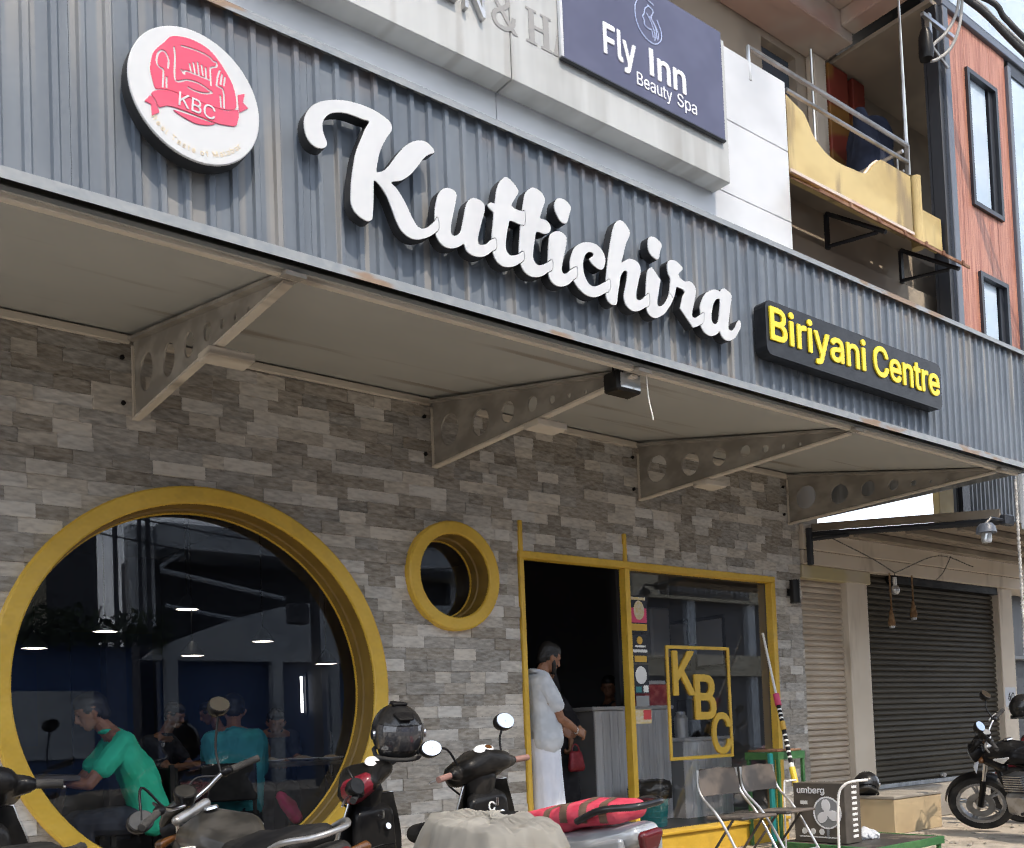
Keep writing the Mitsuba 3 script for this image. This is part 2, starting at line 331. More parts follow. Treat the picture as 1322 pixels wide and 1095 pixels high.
P('m_opp_pale', (0.62, 0.66, 0.70), 0.7)
P('m_opp_blue', (0.03, 0.075, 0.20), 0.5)
P('m_leaf', worn((0.02, 0.035, 0.015), (0.05, 0.075, 0.03), 3.0), 0.7)
P('m_zinc', worn((0.26, 0.28, 0.30), (0.42, 0.44, 0.46), 5.0, sx=3.0, sz=0.4), 0.5)
scene['m_glass'] = {'type': 'thindielectric', 'int_ior': 1.45, 'ext_ior': 1.0}
scene['m_glass_clear'] = {'type': 'thindielectric', 'int_ior': 1.6, 'ext_ior': 1.0}
P('m_window_glass', (0.06, 0.085, 0.12), 0.05, specular=1.0, clearcoat=1.0)
def lamp(r, g, b): return {'type': 'area', 'radiance': C(r, g, b)}
P('m_lampshade', (0.7, 0.7, 0.68), 0.5)
def slab(x0, x1, y0, z0, y1, z1, t):
    v = [(x0, y0, z0), (x1, y0, z0), (x1, y1, z1), (x0, y1, z1)]
    return tm(v + [(a, b, c + t) for a, b, c in v], [(0, 2, 1), (0, 3, 2), (4, 5, 6), (4, 6, 7), (0, 1, 5), (0, 5, 4), (1, 2, 6), (1, 6, 5), (2, 3, 7), (2, 7, 6), (3, 0, 4), (3, 4, 7)])
# ---------------------------------------------------------------- the ground
struct('ground', bb(-120, 120, -120, 60, -0.4, 0.0), 'm_sand', label='sandy dusty ground in front of the shops')
struct('road', bb(-120, 120, -15.0, -5.2, -0.1, 0.004), 'm_asphalt', label='asphalt street before the shops')

# ---------------------------------------------------------------- restaurant: tiled front wall, windows, door
RB = thing('restaurant_building', 'restaurant front of grey brown stone tiles with yellow round windows', 'building')
WX0, WX1, WZ1 = -0.8, 8.62, 3.68
BIGC, BIGR = (2.41, 1.493), 1.265
SMC, SMR = (4.29, 2.325), 0.41
DX0, DX1, DZ1 = 4.93, 8.16, 2.575
holes = unary_union([Point(*BIGC).buffer(BIGR - 0.02, 48), Point(*SMC).buffer(SMR - 0.015, 40), sbox(DX0, -1, DX1, DZ1)])
wall_poly = sbox(WX0, 0.0, WX1, WZ1).difference(holes)
WALL = part(RB, 'wall', pxz(wall_poly, 0.0, 0.18), 'm_grout')
bricks = []
RH = 0.0855
r = 0
z = -0.01
while z < WZ1 - 0.02:
    x = WX0 - rng.random() * 0.3
    while x < WX1:
        L = rng.choice([0.14, 0.18, 0.20, 0.21, 0.22, 0.24, 0.27, 0.33])
        g = 0.0007
        q = sbox(max(x, WX0) + g, max(z, 0) + g, min(x + L, WX1) - g, min(z + RH, WZ1) - g) if x + L > WX0 + 0.02 else None
        if q is not None and q.area > 1e-4 and min(x + L, WX1) - max(x, WX0) > 0.02:
            q = q.difference(holes)
            for part_q in getattr(q, 'geoms', [q]):
                if part_q.area > 4e-4: bricks.append(part_q)
        x += L
    z += RH
def brick_key(q):
    c = q.centroid; d = math.dist((c.x, 0.0, c.y), CAM)
    return -q.area / d ** 2 * (6.1 / d) if c.x > 1.15 and c.x < 8.7 and c.y > 0.35 else 1.0
bricks.sort(key=brick_key)
rest_m, rest_uv = [], []
for i, q in enumerate(bricks):
    m = pxz(q, -rng.choice([0.006, 0.009, 0.013, 0.018]), -0.0005)
    t = rng.random(); tone = (0.16 + 0.28 * rng.random()) if t < 0.62 else (0.60 + 0.36 * rng.random())
    uv = np.tile([tone, rng.random()], (len(m.vertices), 1))
    if i < 300: part(WALL, 'brick', m, 'm_brick', uv=uv)
    else: rest_m.append(m); rest_uv.append(uv)
part(WALL, 'brick_rest', cat(rest_m), 'm_brick', uv=np.vstack(rest_uv), kind='stuff')
def round_window(c, R, band, depth, name, lab):
    ri = R - band; ax = (0, -1, 0); o = (c[0], 0.0, c[1])
    # lathe axis is -y: profile height h = -y
    prof = [(ri, -0.01), (ri, 0.066), (ri + 0.009, 0.075), (R - 0.012, 0.075), (R, 0.063), (R, -0.01), (ri, -0.01)]
    W = part(RB, name, lathe(prof, 96, o, ax), 'm_yellow', smooth=35, label=lab)
    prof = [(ri - 0.016, -0.17), (ri - 0.016, -0.075), (ri - 0.004, -0.07), (ri - 0.002, 0.05), (ri + 0.001, 0.05), (ri + 0.02, 0.0), (ri + 0.02, -0.17), (ri - 0.016, -0.17)]
    part(W, 'reveal', lathe(prof, 96, o, ax), 'm_reveal', smooth=35)
    part(W, 'bead', lathe([(ri - 0.024, -0.164), (ri - 0.024, -0.148), (ri - 0.014, -0.148), (ri - 0.014, -0.164), (ri - 0.024, -0.164)], 96, o, ax), 'm_yellow', smooth=35)
    n = 64; ang = np.arange(n) * 2 * PI / n
    v = [(c[0], 0.155, c[1])] + [(c[0] + (ri - 0.017) * math.cos(a), 0.155, c[1] + (ri - 0.017) * math.sin(a)) for a in ang]
    part(W, 'glass', tm(v, [(0, 1 + k, 1 + (k + 1) % n) for k in range(n)]), 'm_glass')
    return W
round_window(BIGC, BIGR, 0.11, 0.23, 'round_window', 'big round window with a thick yellow ring frame')
round_window(SMC, SMR, 0.097, 0.23, 'round_window', 'small porthole window with a thick yellow ring frame')
# door and shop window frame
FRM = part(RB, 'entrance_frame', [bb(4.935, 4.975, -0.035, 0.06, 0.2, 2.515, 0.004), bb(4.935, 8.165, -0.035, 0.06, 2.517, 2.575, 0.004)], 'm_yellow')
part(FRM, 'post', bb(6.09, 6.145, -0.036, 0.045, 0.2, 2.514, 0.004), 'm_yellow')
part(FRM, 'post', bb(8.10, 8.162, -0.036, 0.045, 0.2, 2.514, 0.004), 'm_yellow')
part(FRM, 'post', bb(4.94, 4.972, -0.03, -0.002, 2.577, 2.815), 'm_yellow', label='stub of the left door post rising above the frame')
part(FRM, 'post', bb(6.095, 6.125, -0.03, -0.002, 2.577, 2.815), 'm_yellow')
part(RB, 'plinth', [bb(6.147, 8.165, -0.06, 0.14, 0.0, 0.198, 0.006), bb(6.085, 8.165, -0.09, 0.14, 0.199, 0.225, 0.006)], 'm_yellow')
part(RB, 'threshold', bb(4.93, 6.084, -0.12, 0.2, 0.0, 0.2, 0.006), 'm_step_top')
SW = part(RB, 'shop_window', tm([(6.146, 0.05, 0.226), (8.094, 0.05, 0.226), (8.094, 0.05, 2.516), (6.146, 0.05, 2.516)], [(0, 1, 2), (0, 2, 3)]), 'm_glass_clear')
DL = part(RB, 'glass_door', tm([(5.0, 0.14, 0.23), (5.0, 0.98, 0.23), (5.0, 0.98, 2.48), (5.0, 0.14, 2.48)], [(0, 1, 2), (0, 2, 3)]), 'm_glass_clear', label='glass door leaf swung open inwards')
part(DL, 'hinge', [bb(4.99, 5.012, 0.12, 0.24, 2.40, 2.49, 0.004), bb(4.99, 5.012, 0.12, 0.24, 0.22, 0.31, 0.004)], 'm_steel')
part(DL, 'handle', tube([(5.03, 0.85, 0.95), (5.06, 0.85, 0.95), (5.06, 0.85, 1.45), (5.03, 0.85, 1.45)], 0.012), 'm_steel', smooth=40)
# the room behind
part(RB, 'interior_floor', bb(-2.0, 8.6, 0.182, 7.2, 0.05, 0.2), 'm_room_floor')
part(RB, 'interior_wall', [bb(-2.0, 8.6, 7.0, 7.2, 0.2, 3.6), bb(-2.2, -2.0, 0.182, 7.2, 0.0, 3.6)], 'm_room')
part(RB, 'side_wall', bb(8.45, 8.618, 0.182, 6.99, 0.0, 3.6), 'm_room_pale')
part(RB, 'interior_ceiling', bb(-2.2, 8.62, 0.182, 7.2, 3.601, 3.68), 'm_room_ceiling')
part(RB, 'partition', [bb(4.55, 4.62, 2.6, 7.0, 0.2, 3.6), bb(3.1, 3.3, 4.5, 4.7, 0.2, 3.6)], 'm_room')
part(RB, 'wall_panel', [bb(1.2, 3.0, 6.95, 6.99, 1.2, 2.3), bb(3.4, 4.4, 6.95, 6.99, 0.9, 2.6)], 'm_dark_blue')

# ---------------------------------------------------------------- canopy with the corrugated fascia
CN = thing('canopy', 'canopy with blue grey corrugated fascia over the restaurant front', 'canopy')
CX0, CX1 = -1.0, 8.80
def corr_poly(x0, x1, pitch=0.1, y_pan=-2.212, y_rib=-2.229, ph=0.0):
    P_ = [(x0, y_pan)]; k = math.floor(x0 / pitch)
    xs = []
    while k * pitch < x1 + pitch:
        c = k * pitch + ph
        xs += [(c - 0.019, y_pan), (c - 0.011, y_rib), (c + 0.011, y_rib), (c + 0.021, y_pan)]; k += 1
    P_ += [q for q in xs if x0 + 0.001 < q[0] < x1 - 0.001] + [(x1, y_pan)]
    return Polygon(P_ + [(a, b + 0.004) for a, b in P_[::-1]])
xs = [CX0] + [0.055 + 1.0 * k for k in range(0, 9)] + [CX1]
for a, b in zip(xs[:-1], xs[1:]):
    part(CN, 'fascia_sheet', pxy(corr_poly(a + 0.0007, b - 0.0007), 3.235, 4.222), 'm_sheet')
part(CN, 'backing', bb(CX0, CX1, -2.2, -2.165, 3.25, 4.2), 'm_black_matt')
part(CN, 'top_flashing', [bb(CX0, CX1 + 0.01, -2.258, -2.06, 4.223, 4.232), bb(CX0, CX1 + 0.01, -2.258, -2.254, 4.198, 4.2225)], 'm_flash')
part(CN, 'bottom_flashing', [bb(CX0, CX1 + 0.01, -2.243, -2.239, 3.213, 3.258)], 'm_flash')
part(CN, 'edge_beam', [bb(CX0, CX1, -2.132, -2.10, 3.221, 3.25)], 'm_bracket')
part(CN, 'edge_strip', [bb(CX0, CX1, -2.142, -2.102, 3.191, 3.2205, 0.004)], 'm_cream')
part(CN, 'end_sheet', bb(CX1 + 0.001, CX1 + 0.006, -2.236, -0.1, 3.2, 4.2), 'm_zinc')
BRX = [1.99, 4.165, 6.33, 8.46]
def soffit(x0, x1):
    v = [(x0, 0.0, 3.655), (x1, 0.0, 3.655), (x1, -2.17, 3.205), (x0, -2.17, 3.205)]
    return tm(v + [(a, b, c + 0.02) for a, b, c in v], [(0, 2, 1), (0, 3, 2), (4, 5, 6), (4, 6, 7), (0, 1, 5), (0, 5, 4), (1, 2, 6), (1, 6, 5), (2, 3, 7), (2, 7, 6), (3, 0, 4), (3, 4, 7)])
se = [CX0] + BRX + [CX1]
for a, b in zip(se[:-1], se[1:]):
    part(CN, 'soffit_panel', soffit(a + 0.001, b - 0.001), 'm_soffit')
    part(CN, 'wall_moulding', bb(a + 0.03, b - 0.03, -0.05, -0.017, 3.585, 3.635, 0.006), 'm_cream')
def bracket(X, lab):
    top = lambda y: 3.635 + (3.205 - 3.635) * (-y / 2.17) - 0.02
    bot = lambda y: 3.135 - 0.0 * y
    pl = Polygon([(-0.02, 3.14), (-0.02, top(-0.02)), (-2.10, top(-2.10)), (-2.10, 3.188)])
    hl = unary_union([Point(y, zz).buffer(rr, 14) for y, zz, rr in ((-0.236, 3.36, 0.113), (-0.611, 3.311, 0.095), (-0.917, 3.296, 0.072), (-1.177, 3.277, 0.05), (-1.373, 3.25, 0.028), (-1.534, 3.228, 0.018), (-1.684, 3.209, 0.014))])
    b = part(CN, 'bracket', pyz(pl.difference(hl), X - 0.006, X + 0.006), 'm_bracket', label=lab)
    ang = math.degrees(math.atan2(0.43, 2.17))
    part(b, 'flange', [slab(X - 0.024, X + 0.024, -0.02, 3.124, -2.10, 3.172, 0.014), bb(X - 0.022, X + 0.022, -0.034, -0.019, 3.138, 3.58, 0.003)], 'm_cream', label='pale angle edging')
    top_fl = bb(X - 0.05, X + 0.05, -2.2, 0.0, -0.028, -0.01); top_fl.apply_transform(tr(0, 0, 3.632) @ rotm((1, 0, 0), ang)); top_fl.apply_translation((0, -0.03, 0))
    part(b, 'top_angle', top_fl, 'm_bracket')
    for zz in (3.22, 3.5): part(b, 'bolt', cyl((X - 0.075, -0.012, zz), (X - 0.075, -0.03, zz), 0.014, 8), 'm_black_matt')
    return b
for X, lab, yp in zip(BRX, ('nearest bracket plate with a row of round holes', 'second bracket plate, floodlight at its tip', 'third bracket plate, over the doorway', 'farthest bracket plate at the canopy end'), (-1.25, -1.22, -0.75, None)):
    b = bracket(X, lab)
    if yp: part(b, 'lamp_plate', [bb(X - 0.06, X + 0.19, yp - 0.075, yp + 0.075, 3.076 - yp * 0.023, 3.1205 - yp * 0.023, 0.006)], 'm_cream')

# ---------------------------------------------------------------- upper storey: cladding, concrete beam, balcony
UF = thing('upper_storey', 'upper storey with white panels, concrete beam and open balcony', 'building')
part(UF, 'slab', bb(-1.2, 8.62, -1.58, 7.5, 3.69, 4.15), 'm_balwall')
for a, b in ((-1.2, 0.8), (0.8, 3.256), (3.256, 5.835)):
    for c, d in ((4.0, 4.588), (4.588, 5.088), (5.088, 5.585)):
        part(UF, 'cladding_panel', bb(a + 0.0025, b - 0.0025, -2.05, -2.03, c + 0.0025, d - 0.0025, 0.002), 'm_clad')
part(UF, 'core', bb(-1.2, 5.83, -2.028, -1.75, 4.0, 5.58), 'm_dark_joint')
for a, b in ((-1.2, 0.8), (0.8, 3.256), (3.256, 5.01)):
    part(UF, 'concrete_panel', bb(a + 0.003, b - 0.003, -2.19, -2.052, 4.54, 5.46, 0.004), 'm_conc')
part(UF, 'post', bb(4.88, 5.12, -1.6, -1.45, 5.58, 7.4), 'm_conc')
# balcony: floor, wall under it, back wall, ceilings
part(UF, 'balcony_wall', bb(5.0, 10.2, -1.62, -1.45, 4.15, 5.15), 'm_balwall')
part(UF, 'lintel_beam', bb(5.5, 8.6, -1.72, -1.622, 4.15, 4.80, 0.01), 'm_balwall')
part(UF, 'balcony_floor', bb(5.0, 8.12, -1.79, 1.5, 5.152, 5.2), 'm_balwall')
part(UF, 'back_wall', [bb(4.6, 7.20, -0.88, -0.7, 5.2, 7.45), bb(7.70, 10.2, -0.88, -0.7, 5.2, 7.45), bb(7.20, 7.70, -0.88, -0.7, 5.2, 6.2), bb(7.20, 7.70, -0.88, -0.7, 7.16, 7.45)], 'm_balwall')
part(UF, 'dark_window', bb(7.20, 7.70, -0.80, -0.76, 6.2, 7.16), 'm_window_glass')
part(UF, 'ceiling', bb(4.6, 8.08, -2.6, 1.0, 7.46, 7.7), 'm_pinkceil')
part(UF, 'ceiling_beam', [bb(4.6, 8.05, -1.25, -0.882, 7.22, 7.455, 0.01), bb(7.86, 8.06, -2.6, -1.252, 7.30, 7.455, 0.01)], 'm_pinkceil')
part(UF, 'ceiling_board', bb(8.1, 11.0, -1.95, -0.7, 7.2, 7.24), 'm_balwall')
part(UF, 'ceiling', bb(8.1, 11.0, -1.8, 1.0, 7.7, 7.9), 'm_frame_dark')
part(UF, 'column', bb(7.84, 8.02, -0.98, -0.885, 5.2, 7.215, 0.008), 'm_plaster')
part(UF, 'column', bb(8.03, 8.34, -1.0, -0.885, 5.2, 7.19, 0.008), 'm_orange', label='red and orange painted wall strip')
part(UF, 'column', bb(8.42, 8.62, -1.0, -0.885, 5.2, 7.19, 0.008), 'm_orange', label='second red and orange painted wall strip')
pp = smooth_path([(5.84, 5.50), (5.95, 5.465), (6.035, 5.44), (6.09, 5.385), (6.144, 5.313), (6.25, 5.25), (6.371, 5.219), (6.50, 5.215), (6.617, 5.225), (6.75, 5.235), (6.847, 5.275), (6.93, 5.36), (7.00, 5.415), (7.041, 5.429), (7.2, 5.43), (7.44, 5.43)], 4)
para = Polygon([(5.84, 4.945)] + [tuple(q) for q in pp] + [(7.44, 4.96)])
PA = part(UF, 'parapet', pxz(para, -2.05, -1.97), 'm_parapet', label='yellow scooped balcony parapet')
part(PA, 'edge', [tube([(q[0], -2.01, q[1] + 0.004) for q in pp], 0.012, 6), bb(5.84, 7.44, -2.062, -2.051, 4.95, 4.972)], 'm_pinkceil', label='pinkish edge band')
part(UF, 'downpipe', cyl((7.54, -2.03, 4.88), (7.54, -2.03, 5.46), 0.048), 'm_parapet', smooth=40)
part(UF, 'side_parapet', bb(7.66, 8.12, -1.93, -1.87, 5.06, 5.33), 'm_parapet')
AW = part(UF, 'sunshade', tm([(5.86, -1.80, 5.135), (7.88, -1.80, 5.135), (7.88, -2.26, 4.72), (5.85, -2.26, 4.72), (5.86, -1.80, 5.147), (7.88, -1.80, 5.147), (7.88, -2.26, 4.732), (5.85, -2.26, 4.732)],
     [(0, 1, 2), (0, 2, 3), (4, 6, 5), (4, 7, 6), (3, 2, 6), (3, 6, 7), (0, 4, 5), (0, 5, 1), (1, 5, 6), (1, 6, 2), (0, 3, 7), (0, 7, 4)]), 'm_rust', label='thin sunshade sheet with a rusty lip')
part(AW, 'lip', [bb(5.85, 7.88, -2.272, -2.262, 4.712, 4.735)] + [bb(x, x + 0.03, -2.28, -2.273, 4.708, 4.745) for x in (6.2, 6.55, 6.9, 7.2, 7.45, 7.75)], 'm_rust')
for X in (6.72, 7.78):
    part(AW, 'bracket', [bb(X, X + 0.04, -1.745, -1.722, 4.78, 5.05), tube([(X + 0.02, -1.735, 5.06), (X + 0.02, -2.22, 4.71)], 0.018, 6), tube([(X + 0.02, -1.735, 4.80), (X + 0.02, -2.15, 4.735)], 0.015, 6)], 'm_frame_dark', label='black triangular bracket')
RL = thing('balcony_railing', 'two bar steel railing along the balcony above the yellow parapet', 'railing')
part(RL, 'top_rail', tube([(5.45, -2.04, 5.45), (5.45, -2.04, 5.685), (7.44, -2.04, 5.685), (7.44, -2.04, 5.44)], 0.017), 'm_steel', smooth=40)
part(RL, 'mid_rail', tube([(5.86, -2.04, 5.545), (7.44, -2.04, 5.545)], 0.015), 'm_steel', smooth=40)
part(RL, 'side_rail', [tube([(7.44, -2.0, 5.66), (7.44, -1.1, 5.66)], 0.016), tube([(7.44, -2.0, 5.5), (7.44, -1.1, 5.5)], 0.012)], 'm_steel', smooth=40)
part(RL, 'tall_post', tube([(7.5, -2.0, 5.43), (7.5, -2.0, 6.0), (7.5, -2.0, 7.44)], [0.018, 0.016, 0.007]), 'm_steel', smooth=40)
for k in range(6):
    part(RL, 'baluster', tube([(7.44, -1.95 + 0.16 * k, 5.21), (7.44, -1.95 + 0.16 * k, 5.66)], 0.008, 6), 'm_steel')
part(RL, 'baluster', tube([(7.0, -1.5, 5.21), (7.0, -1.5, 6.6)], 0.012, 6), 'm_steel')
bnd = skin([hull([(8.05, -1.35, 5.95, 0.2), (8.15, -1.3, 6.35, 0.2)]), hull([(7.98, -1.35, 5.9, 0.16), (7.84, -1.45, 6.2, 0.1)]), hull([(8.05, -1.3, 5.9, 0.22), (8.05, -1.3, 5.4, 0.2)]), hull([(7.82, -1.45, 6.15, 0.09), (7.76, -1.45, 6.36, 0.06)])], 0.05, 6)
bnd.vertices += (meshkit.fbm(bnd.vertices * 9, 3)[:, None] - 0.5) * 0.06
single('cloth_bundle', 'dark blue cloth bundle heaped on the balcony', 'bundle', bnd, 'm_darkcloth', smooth=True)

# ---------------------------------------------------------------- red clad neighbour
RC = thing('red_clad_building', 'building front clad in reddish wood grain panels with dark framed windows', 'building')
w1 = sbox(8.60, 5.585, 9.15, 6.815); w2 = sbox(8.64, 3.9, 9.15, 5.005)
for i in range(7):
    g_ = sbox(8.30 + i * 0.153, 3.6, 8.30 + i * 0.153 + 0.1512, 7.199).difference(w1).difference(w2)
    for gg in getattr(g_, 'geoms', [g_]): part(RC, 'board', pxz(gg, -1.97 + rng.random() * 0.004, -1.89), 'm_redclad')
part(RC, 'corner_post', bb(8.21, 8.298, -2.0, -1.86, 3.6, 7.2, 0.006), 'm_frame_blue')
part(RC, 'corner_post', bb(8.15, 8.208, -1.97, -1.86, 3.6, 7.2, 0.006), 'm_frame_dark')
part(RC, 'corner_post', bb(9.372, 9.43, -2.0, -1.86, 3.6, 7.125, 0.006), 'm_frame_blue')
part(RC, 'top_trim', bb(8.21, 12.5, -2.0, -1.86, 7.202, 7.28, 0.006), 'm_frame_blue')
part(RC, 'blue_panel', [bb(9.432, 12.5, -1.96, -1.90, 3.6, 7.08)], 'm_bluepanel')
part(RC, 'blue_panel', [bb(8.21, 12.5, -2.0, -1.90, 7.283, 9.5)], 'm_bluepanel')
part(RC, 'panel_joint', [bb(9.432, 12.5, -1.975, -1.962, 7.082, 7.2)], 'm_frame_dark')
for wx0, wx1, wz0, wz1 in ((8.60, 9.15, 5.585, 6.815), (8.64, 9.15, 3.9, 5.005)):
    t_ = 0.04
    w = part(RC, 'window', pxz(sbox(wx0, wz0, wx1, wz1).difference(sbox(wx0 + t_, wz0 + t_, wx1 - t_, wz1 - t_)), -1.995, -1.91), 'm_frame_dark')
    part(w, 'pane', bb(wx0 + t_, wx1 - t_ - 0.10, -1.945, -1.94, wz0 + t_, wz1 - t_), 'm_bluepanel', label='pale blue reflecting pane')
    part(w, 'mullion', bb(wx1 - t_ - 0.07, wx1 - t_, -1.96, -1.935, wz0 + t_, wz1 - t_), 'm_frame_dark')
part(RC, 'backing', bb(8.15, 12.5, -1.86, -1.84, 3.6, 9.5), 'm_frame_dark')

# ---------------------------------------------------------------- neighbour shop with the roller shutters
NS = thing('shuttered_shop', 'closed neighbouring shop with plastered pillars and two roller shutters', 'building')
part(NS, 'pillar', bb(9.42, 9.80, -0.02, 0.4, 0.0, 2.70, 0.008), 'm_plaster')
part(NS, 'pillar', bb(12.77, 13.13, -0.02, 0.4, 0.0, 2.74, 0.008), 'm_plaster', label='far pillar with a number plate')
part(NS, 'beam', [bb(8.63, 16.0, -0.06, 0.45, 2.895, 3.15, 0.006), bb(8.63, 16.0, -0.04, 0.45, 2.742, 2.888, 0.006)], 'm_plaster')
part(NS, 'beam_groove', bb(8.63, 16.0, -0.02, 0.4, 2.887, 2.896), 'm_dark_joint')
part(NS, 'lintel', bb(8.63, 9.86, -0.03, 0.44, 2.60, 2.738, 0.008), 'm_lintel', label='lintel stained yellow')
part(NS, 'side_wall', bb(8.63, 8.97, 0.0, 0.45, 3.152, 3.69), 'm_balwall')
part(NS, 'roof', bb(8.63, 16.0, 0.46, 4.0, 2.7, 2.9), 'm_plaster')
part(NS, 'back', bb(8.63, 16.0, 0.46, 0.6, 0.36, 2.699), 'm_plaster')
part(NS, 'floor', bb(8.63, 16.0, -0.15, 0.6, 0.0, 0.36, 0.01), 'm_step_top')
def shutter(x0, x1, z0, z1, y, pitch, mat, lab):
    s = part(NS, 'roller_shutter', [bb(x0, x1, y + 0.03, y + 0.05, z0, z1)], mat, label=lab)
    zz = z0
    while zz < z1:
        h = min(pitch, z1 - zz)
        pr = [(y + 0.03, zz + 0.003), (y + 0.010, zz + 0.006), (y - 0.002, zz + 0.3 * h), (y + 0.001, zz + 0.62 * h), (y + 0.015, zz + 0.9 * h), (y + 0.03, zz + h - 0.002)]
        sl = pyz(Polygon([(q_[0] + rng.uniform(-.003, .003), q_[1]) for q_ in pr]), x0, x1); part(s, 'slat', xf(sl, rotm((0, 1, 0), rng.uniform(-.03, .03), ((x0 + x1) / 2, y, zz)), rotm((0, 0, 1), rng.uniform(-.12, .12), ((x0 + x1) / 2, y, zz))), mat); zz += pitch
    part(s, 'bottom_rail', bb(x0 + .02, x1 - .02, y - .03, y - .014, z0 + .004, z0 + .05, .004), 'm_zinc')
    part(s, 'lock', [bb((x0 + x1) / 2 - .06, (x0 + x1) / 2 + .06, y - .035, y - .015, z0 + .07, z0 + .10, .003), cyl(((x0 + x1) / 2, y - .036, z0 + .06), ((x0 + x1) / 2, y - .036, z0 + .11), .016, 10)], 'm_steel')
    return s
shutter(8.63, 9.418, 0.36, 2.62, 0.05, 0.062, 'm_shutter_tan', 'tan roller shutter, the narrow one')
shutter(9.803, 12.768, 0.36, 2.76, 0.06, 0.062, 'm_shutter_dark', 'dark grey roller shutter, the wide one')
part(NS, 'shutter_box', bb(10.3, 12.765, -0.01, 0.05, 2.65, 2.738), 'm_black_matt')
part(NS, 'dark_shop', [bb(13.0, 16.0, 0.3, 0.34, 0.36, 2.74)], 'm_frame_dark')
part(NS, 'shelf', [bb(13.15, 16, 0.1, 0.28, 1.30, 1.34), bb(13.15, 16, 0.1, 0.28, 1.85, 1.89)], 'm_grey')
nb = meshkit.text_mesh('60', 0.1, 0.003, True); v = nb.vertices.copy(); nb.vertices = np.stack([12.86 + v[:, 0], -0.023 - v[:, 2], 1.30 + v[:, 1]], 1)
part(NS, 'number_plate', bb(12.80, 13.08, -0.0225, -0.0205, 1.22, 1.47), 'm_paper')
part(NS, 'number', nb, 'm_black')
struct('step', bb(8.98, 9.86, -0.70, -0.152, 0.0, 0.34, 0.006), 'm_step', label='tan concrete step before the dark roller shutter')
struct('step_cap', bb(8.97, 9.87, -0.71, -0.152, 0.341, 0.372, 0.006), 'm_step_top', label='grey cap of the tan step')
# sign board and corrugated sheets above the neighbour's awning
single('orange_signboard', 'orange and cream board beside the grey corrugated sheet, under the canopy end', 'signboard', bb(10.76, 11.08, -0.38, -0.30, 3.16, 4.1, 0.006), 'm_parapet')
gs = pxy(corr_poly(11.1, 13.6, 0.1, -0.32, -0.344), 3.16, 4.4)
single('zinc_sheet', 'grey corrugated sheet wall right of the orange board', 'sheet', gs, 'm_zinc')
single('zinc_sheet_post', 'dark upright post at the edge of the grey corrugated sheet', 'post', bb(11.25, 11.42, -0.40, -0.346, 3.16, 4.4), 'm_frame_dark')
hs = pxy(corr_poly(8.9, 10.6, 0.1, -2.10, -2.124), 2.74, 3.35)
single('hanging_sheet', 'grey corrugated sheet hanging under the canopy end at the right edge', 'sheet', hs, 'm_zinc')
NA = thing('awning', 'black framed awning with brown underside over the roller shutters', 'awning')
part(NA, 'sheet', slab(8.78, 13.5, -0.07, 3.06, -1.98, 2.83, 0.012), 'm_awn_under')
part(NA, 'edge_bar', [tube([(8.77, -0.07, 3.045), (8.77, -2.0, 2.815)], 0.03, 8)], 'm_frame_dark', smooth=40)
part(NA, 'side_valance', slab(8.755, 8.778, -0.07, 3.08, -1.98, 2.85, 0.075), 'm_awn_under')
part(NA, 'front_bar', bb(8.74, 8.9, -2.04, -1.985, 2.78, 2.87, 0.008), 'm_frame_dark')
for y_, z_ in ((-0.55, 2.99), (-1.1, 2.925), (-1.6, 2.865)):
    part(NA, 'batten', bb(8.8, 13.5, y_ - 0.03, y_ + 0.03, z_ - 0.055, z_ - 0.002), 'm_awn_under')
part(NA, 'wall_arm', [bb(8.66, 8.71, -0.12, -0.065, 2.72, 3.1, 0.008), tube([(8.69, -0.1, 2.98), (8.74, -0.5, 2.96)], 0.018)], 'm_frame_dark')
# ---------------------------------------------------------------- the street opposite, seen mirrored in the glass
OB = thing('opposite_shop', 'grey arched shop across the street, mirrored in the round window', 'building')
arc = [(8.6, 3.4)] + [(9 + k * 0.5, 3.7 + 1.5 * math.sin(k * 0.5 / 5.6 * PI / 2)) for k in range(12)] + [(20.0, 5.3), (20.0, 3.4)]
part(OB, 'gable', pxz(Polygon(arc), -20.2, -19.9), 'm_opp_grey')
part(OB, 'front', [bb(9.2, 20.0, -20.6, -20.3, 0, 3.4)], 'm_opp_blue')
part(OB, 'post', [bb(x, x + 0.3, -20.1, -19.8, 0, 3.4) for x in (9.2, 12.2, 14.0, 17.0)], 'm_opp_grey')
OT = thing('opposite_building', 'tall dark building across the street with a pale column, mirrored in the round window', 'building')
part(OT, 'wall', [bb(-20, 7.9, -22.4, -21.2, 0, 6.9), bb(9.4, 15, -24, -22.5, 0, 6.6), bb(15.0, 60, -24, -22.4, 0, 9.5)], 'm_opp_dark')
part(OT, 'facade_column', [bb(x, x + .5, -22.39, -22.1, 0, 9.5) for x in range(16, 58, 4)], 'm_opp_grey')
part(OT, 'facade_band', [bb(15.2, 58, -22.09, -21.9, z, z + .9) for z in (3.2, 6.4, 8.8)], 'm_opp_tan')
part(OT, 'pale_column', bb(8.75, 9.4, -21.6, -21.1, 4.4, 7.2), 'm_opp_pale')
part(OT, 'post', [bb(8.92, 9.0, -21.0, -20.92, 3.7, 8), bb(9.14, 9.24, -21.0, -20.92, 3.7, 8), bb(8.35, 8.45, -21.3, -21.2, 3.7, 8)], 'm_opp_dark')
part(OT, 'tan_panel', bb(5.2, 6.6, -21.19, -21.1, 4.0, 6.0), 'm_opp_tan')
part(OT, 'slab', [bb(9.41, 20, -22.49, -20.4, 6.5, 7.2)], 'm_opp_grey')
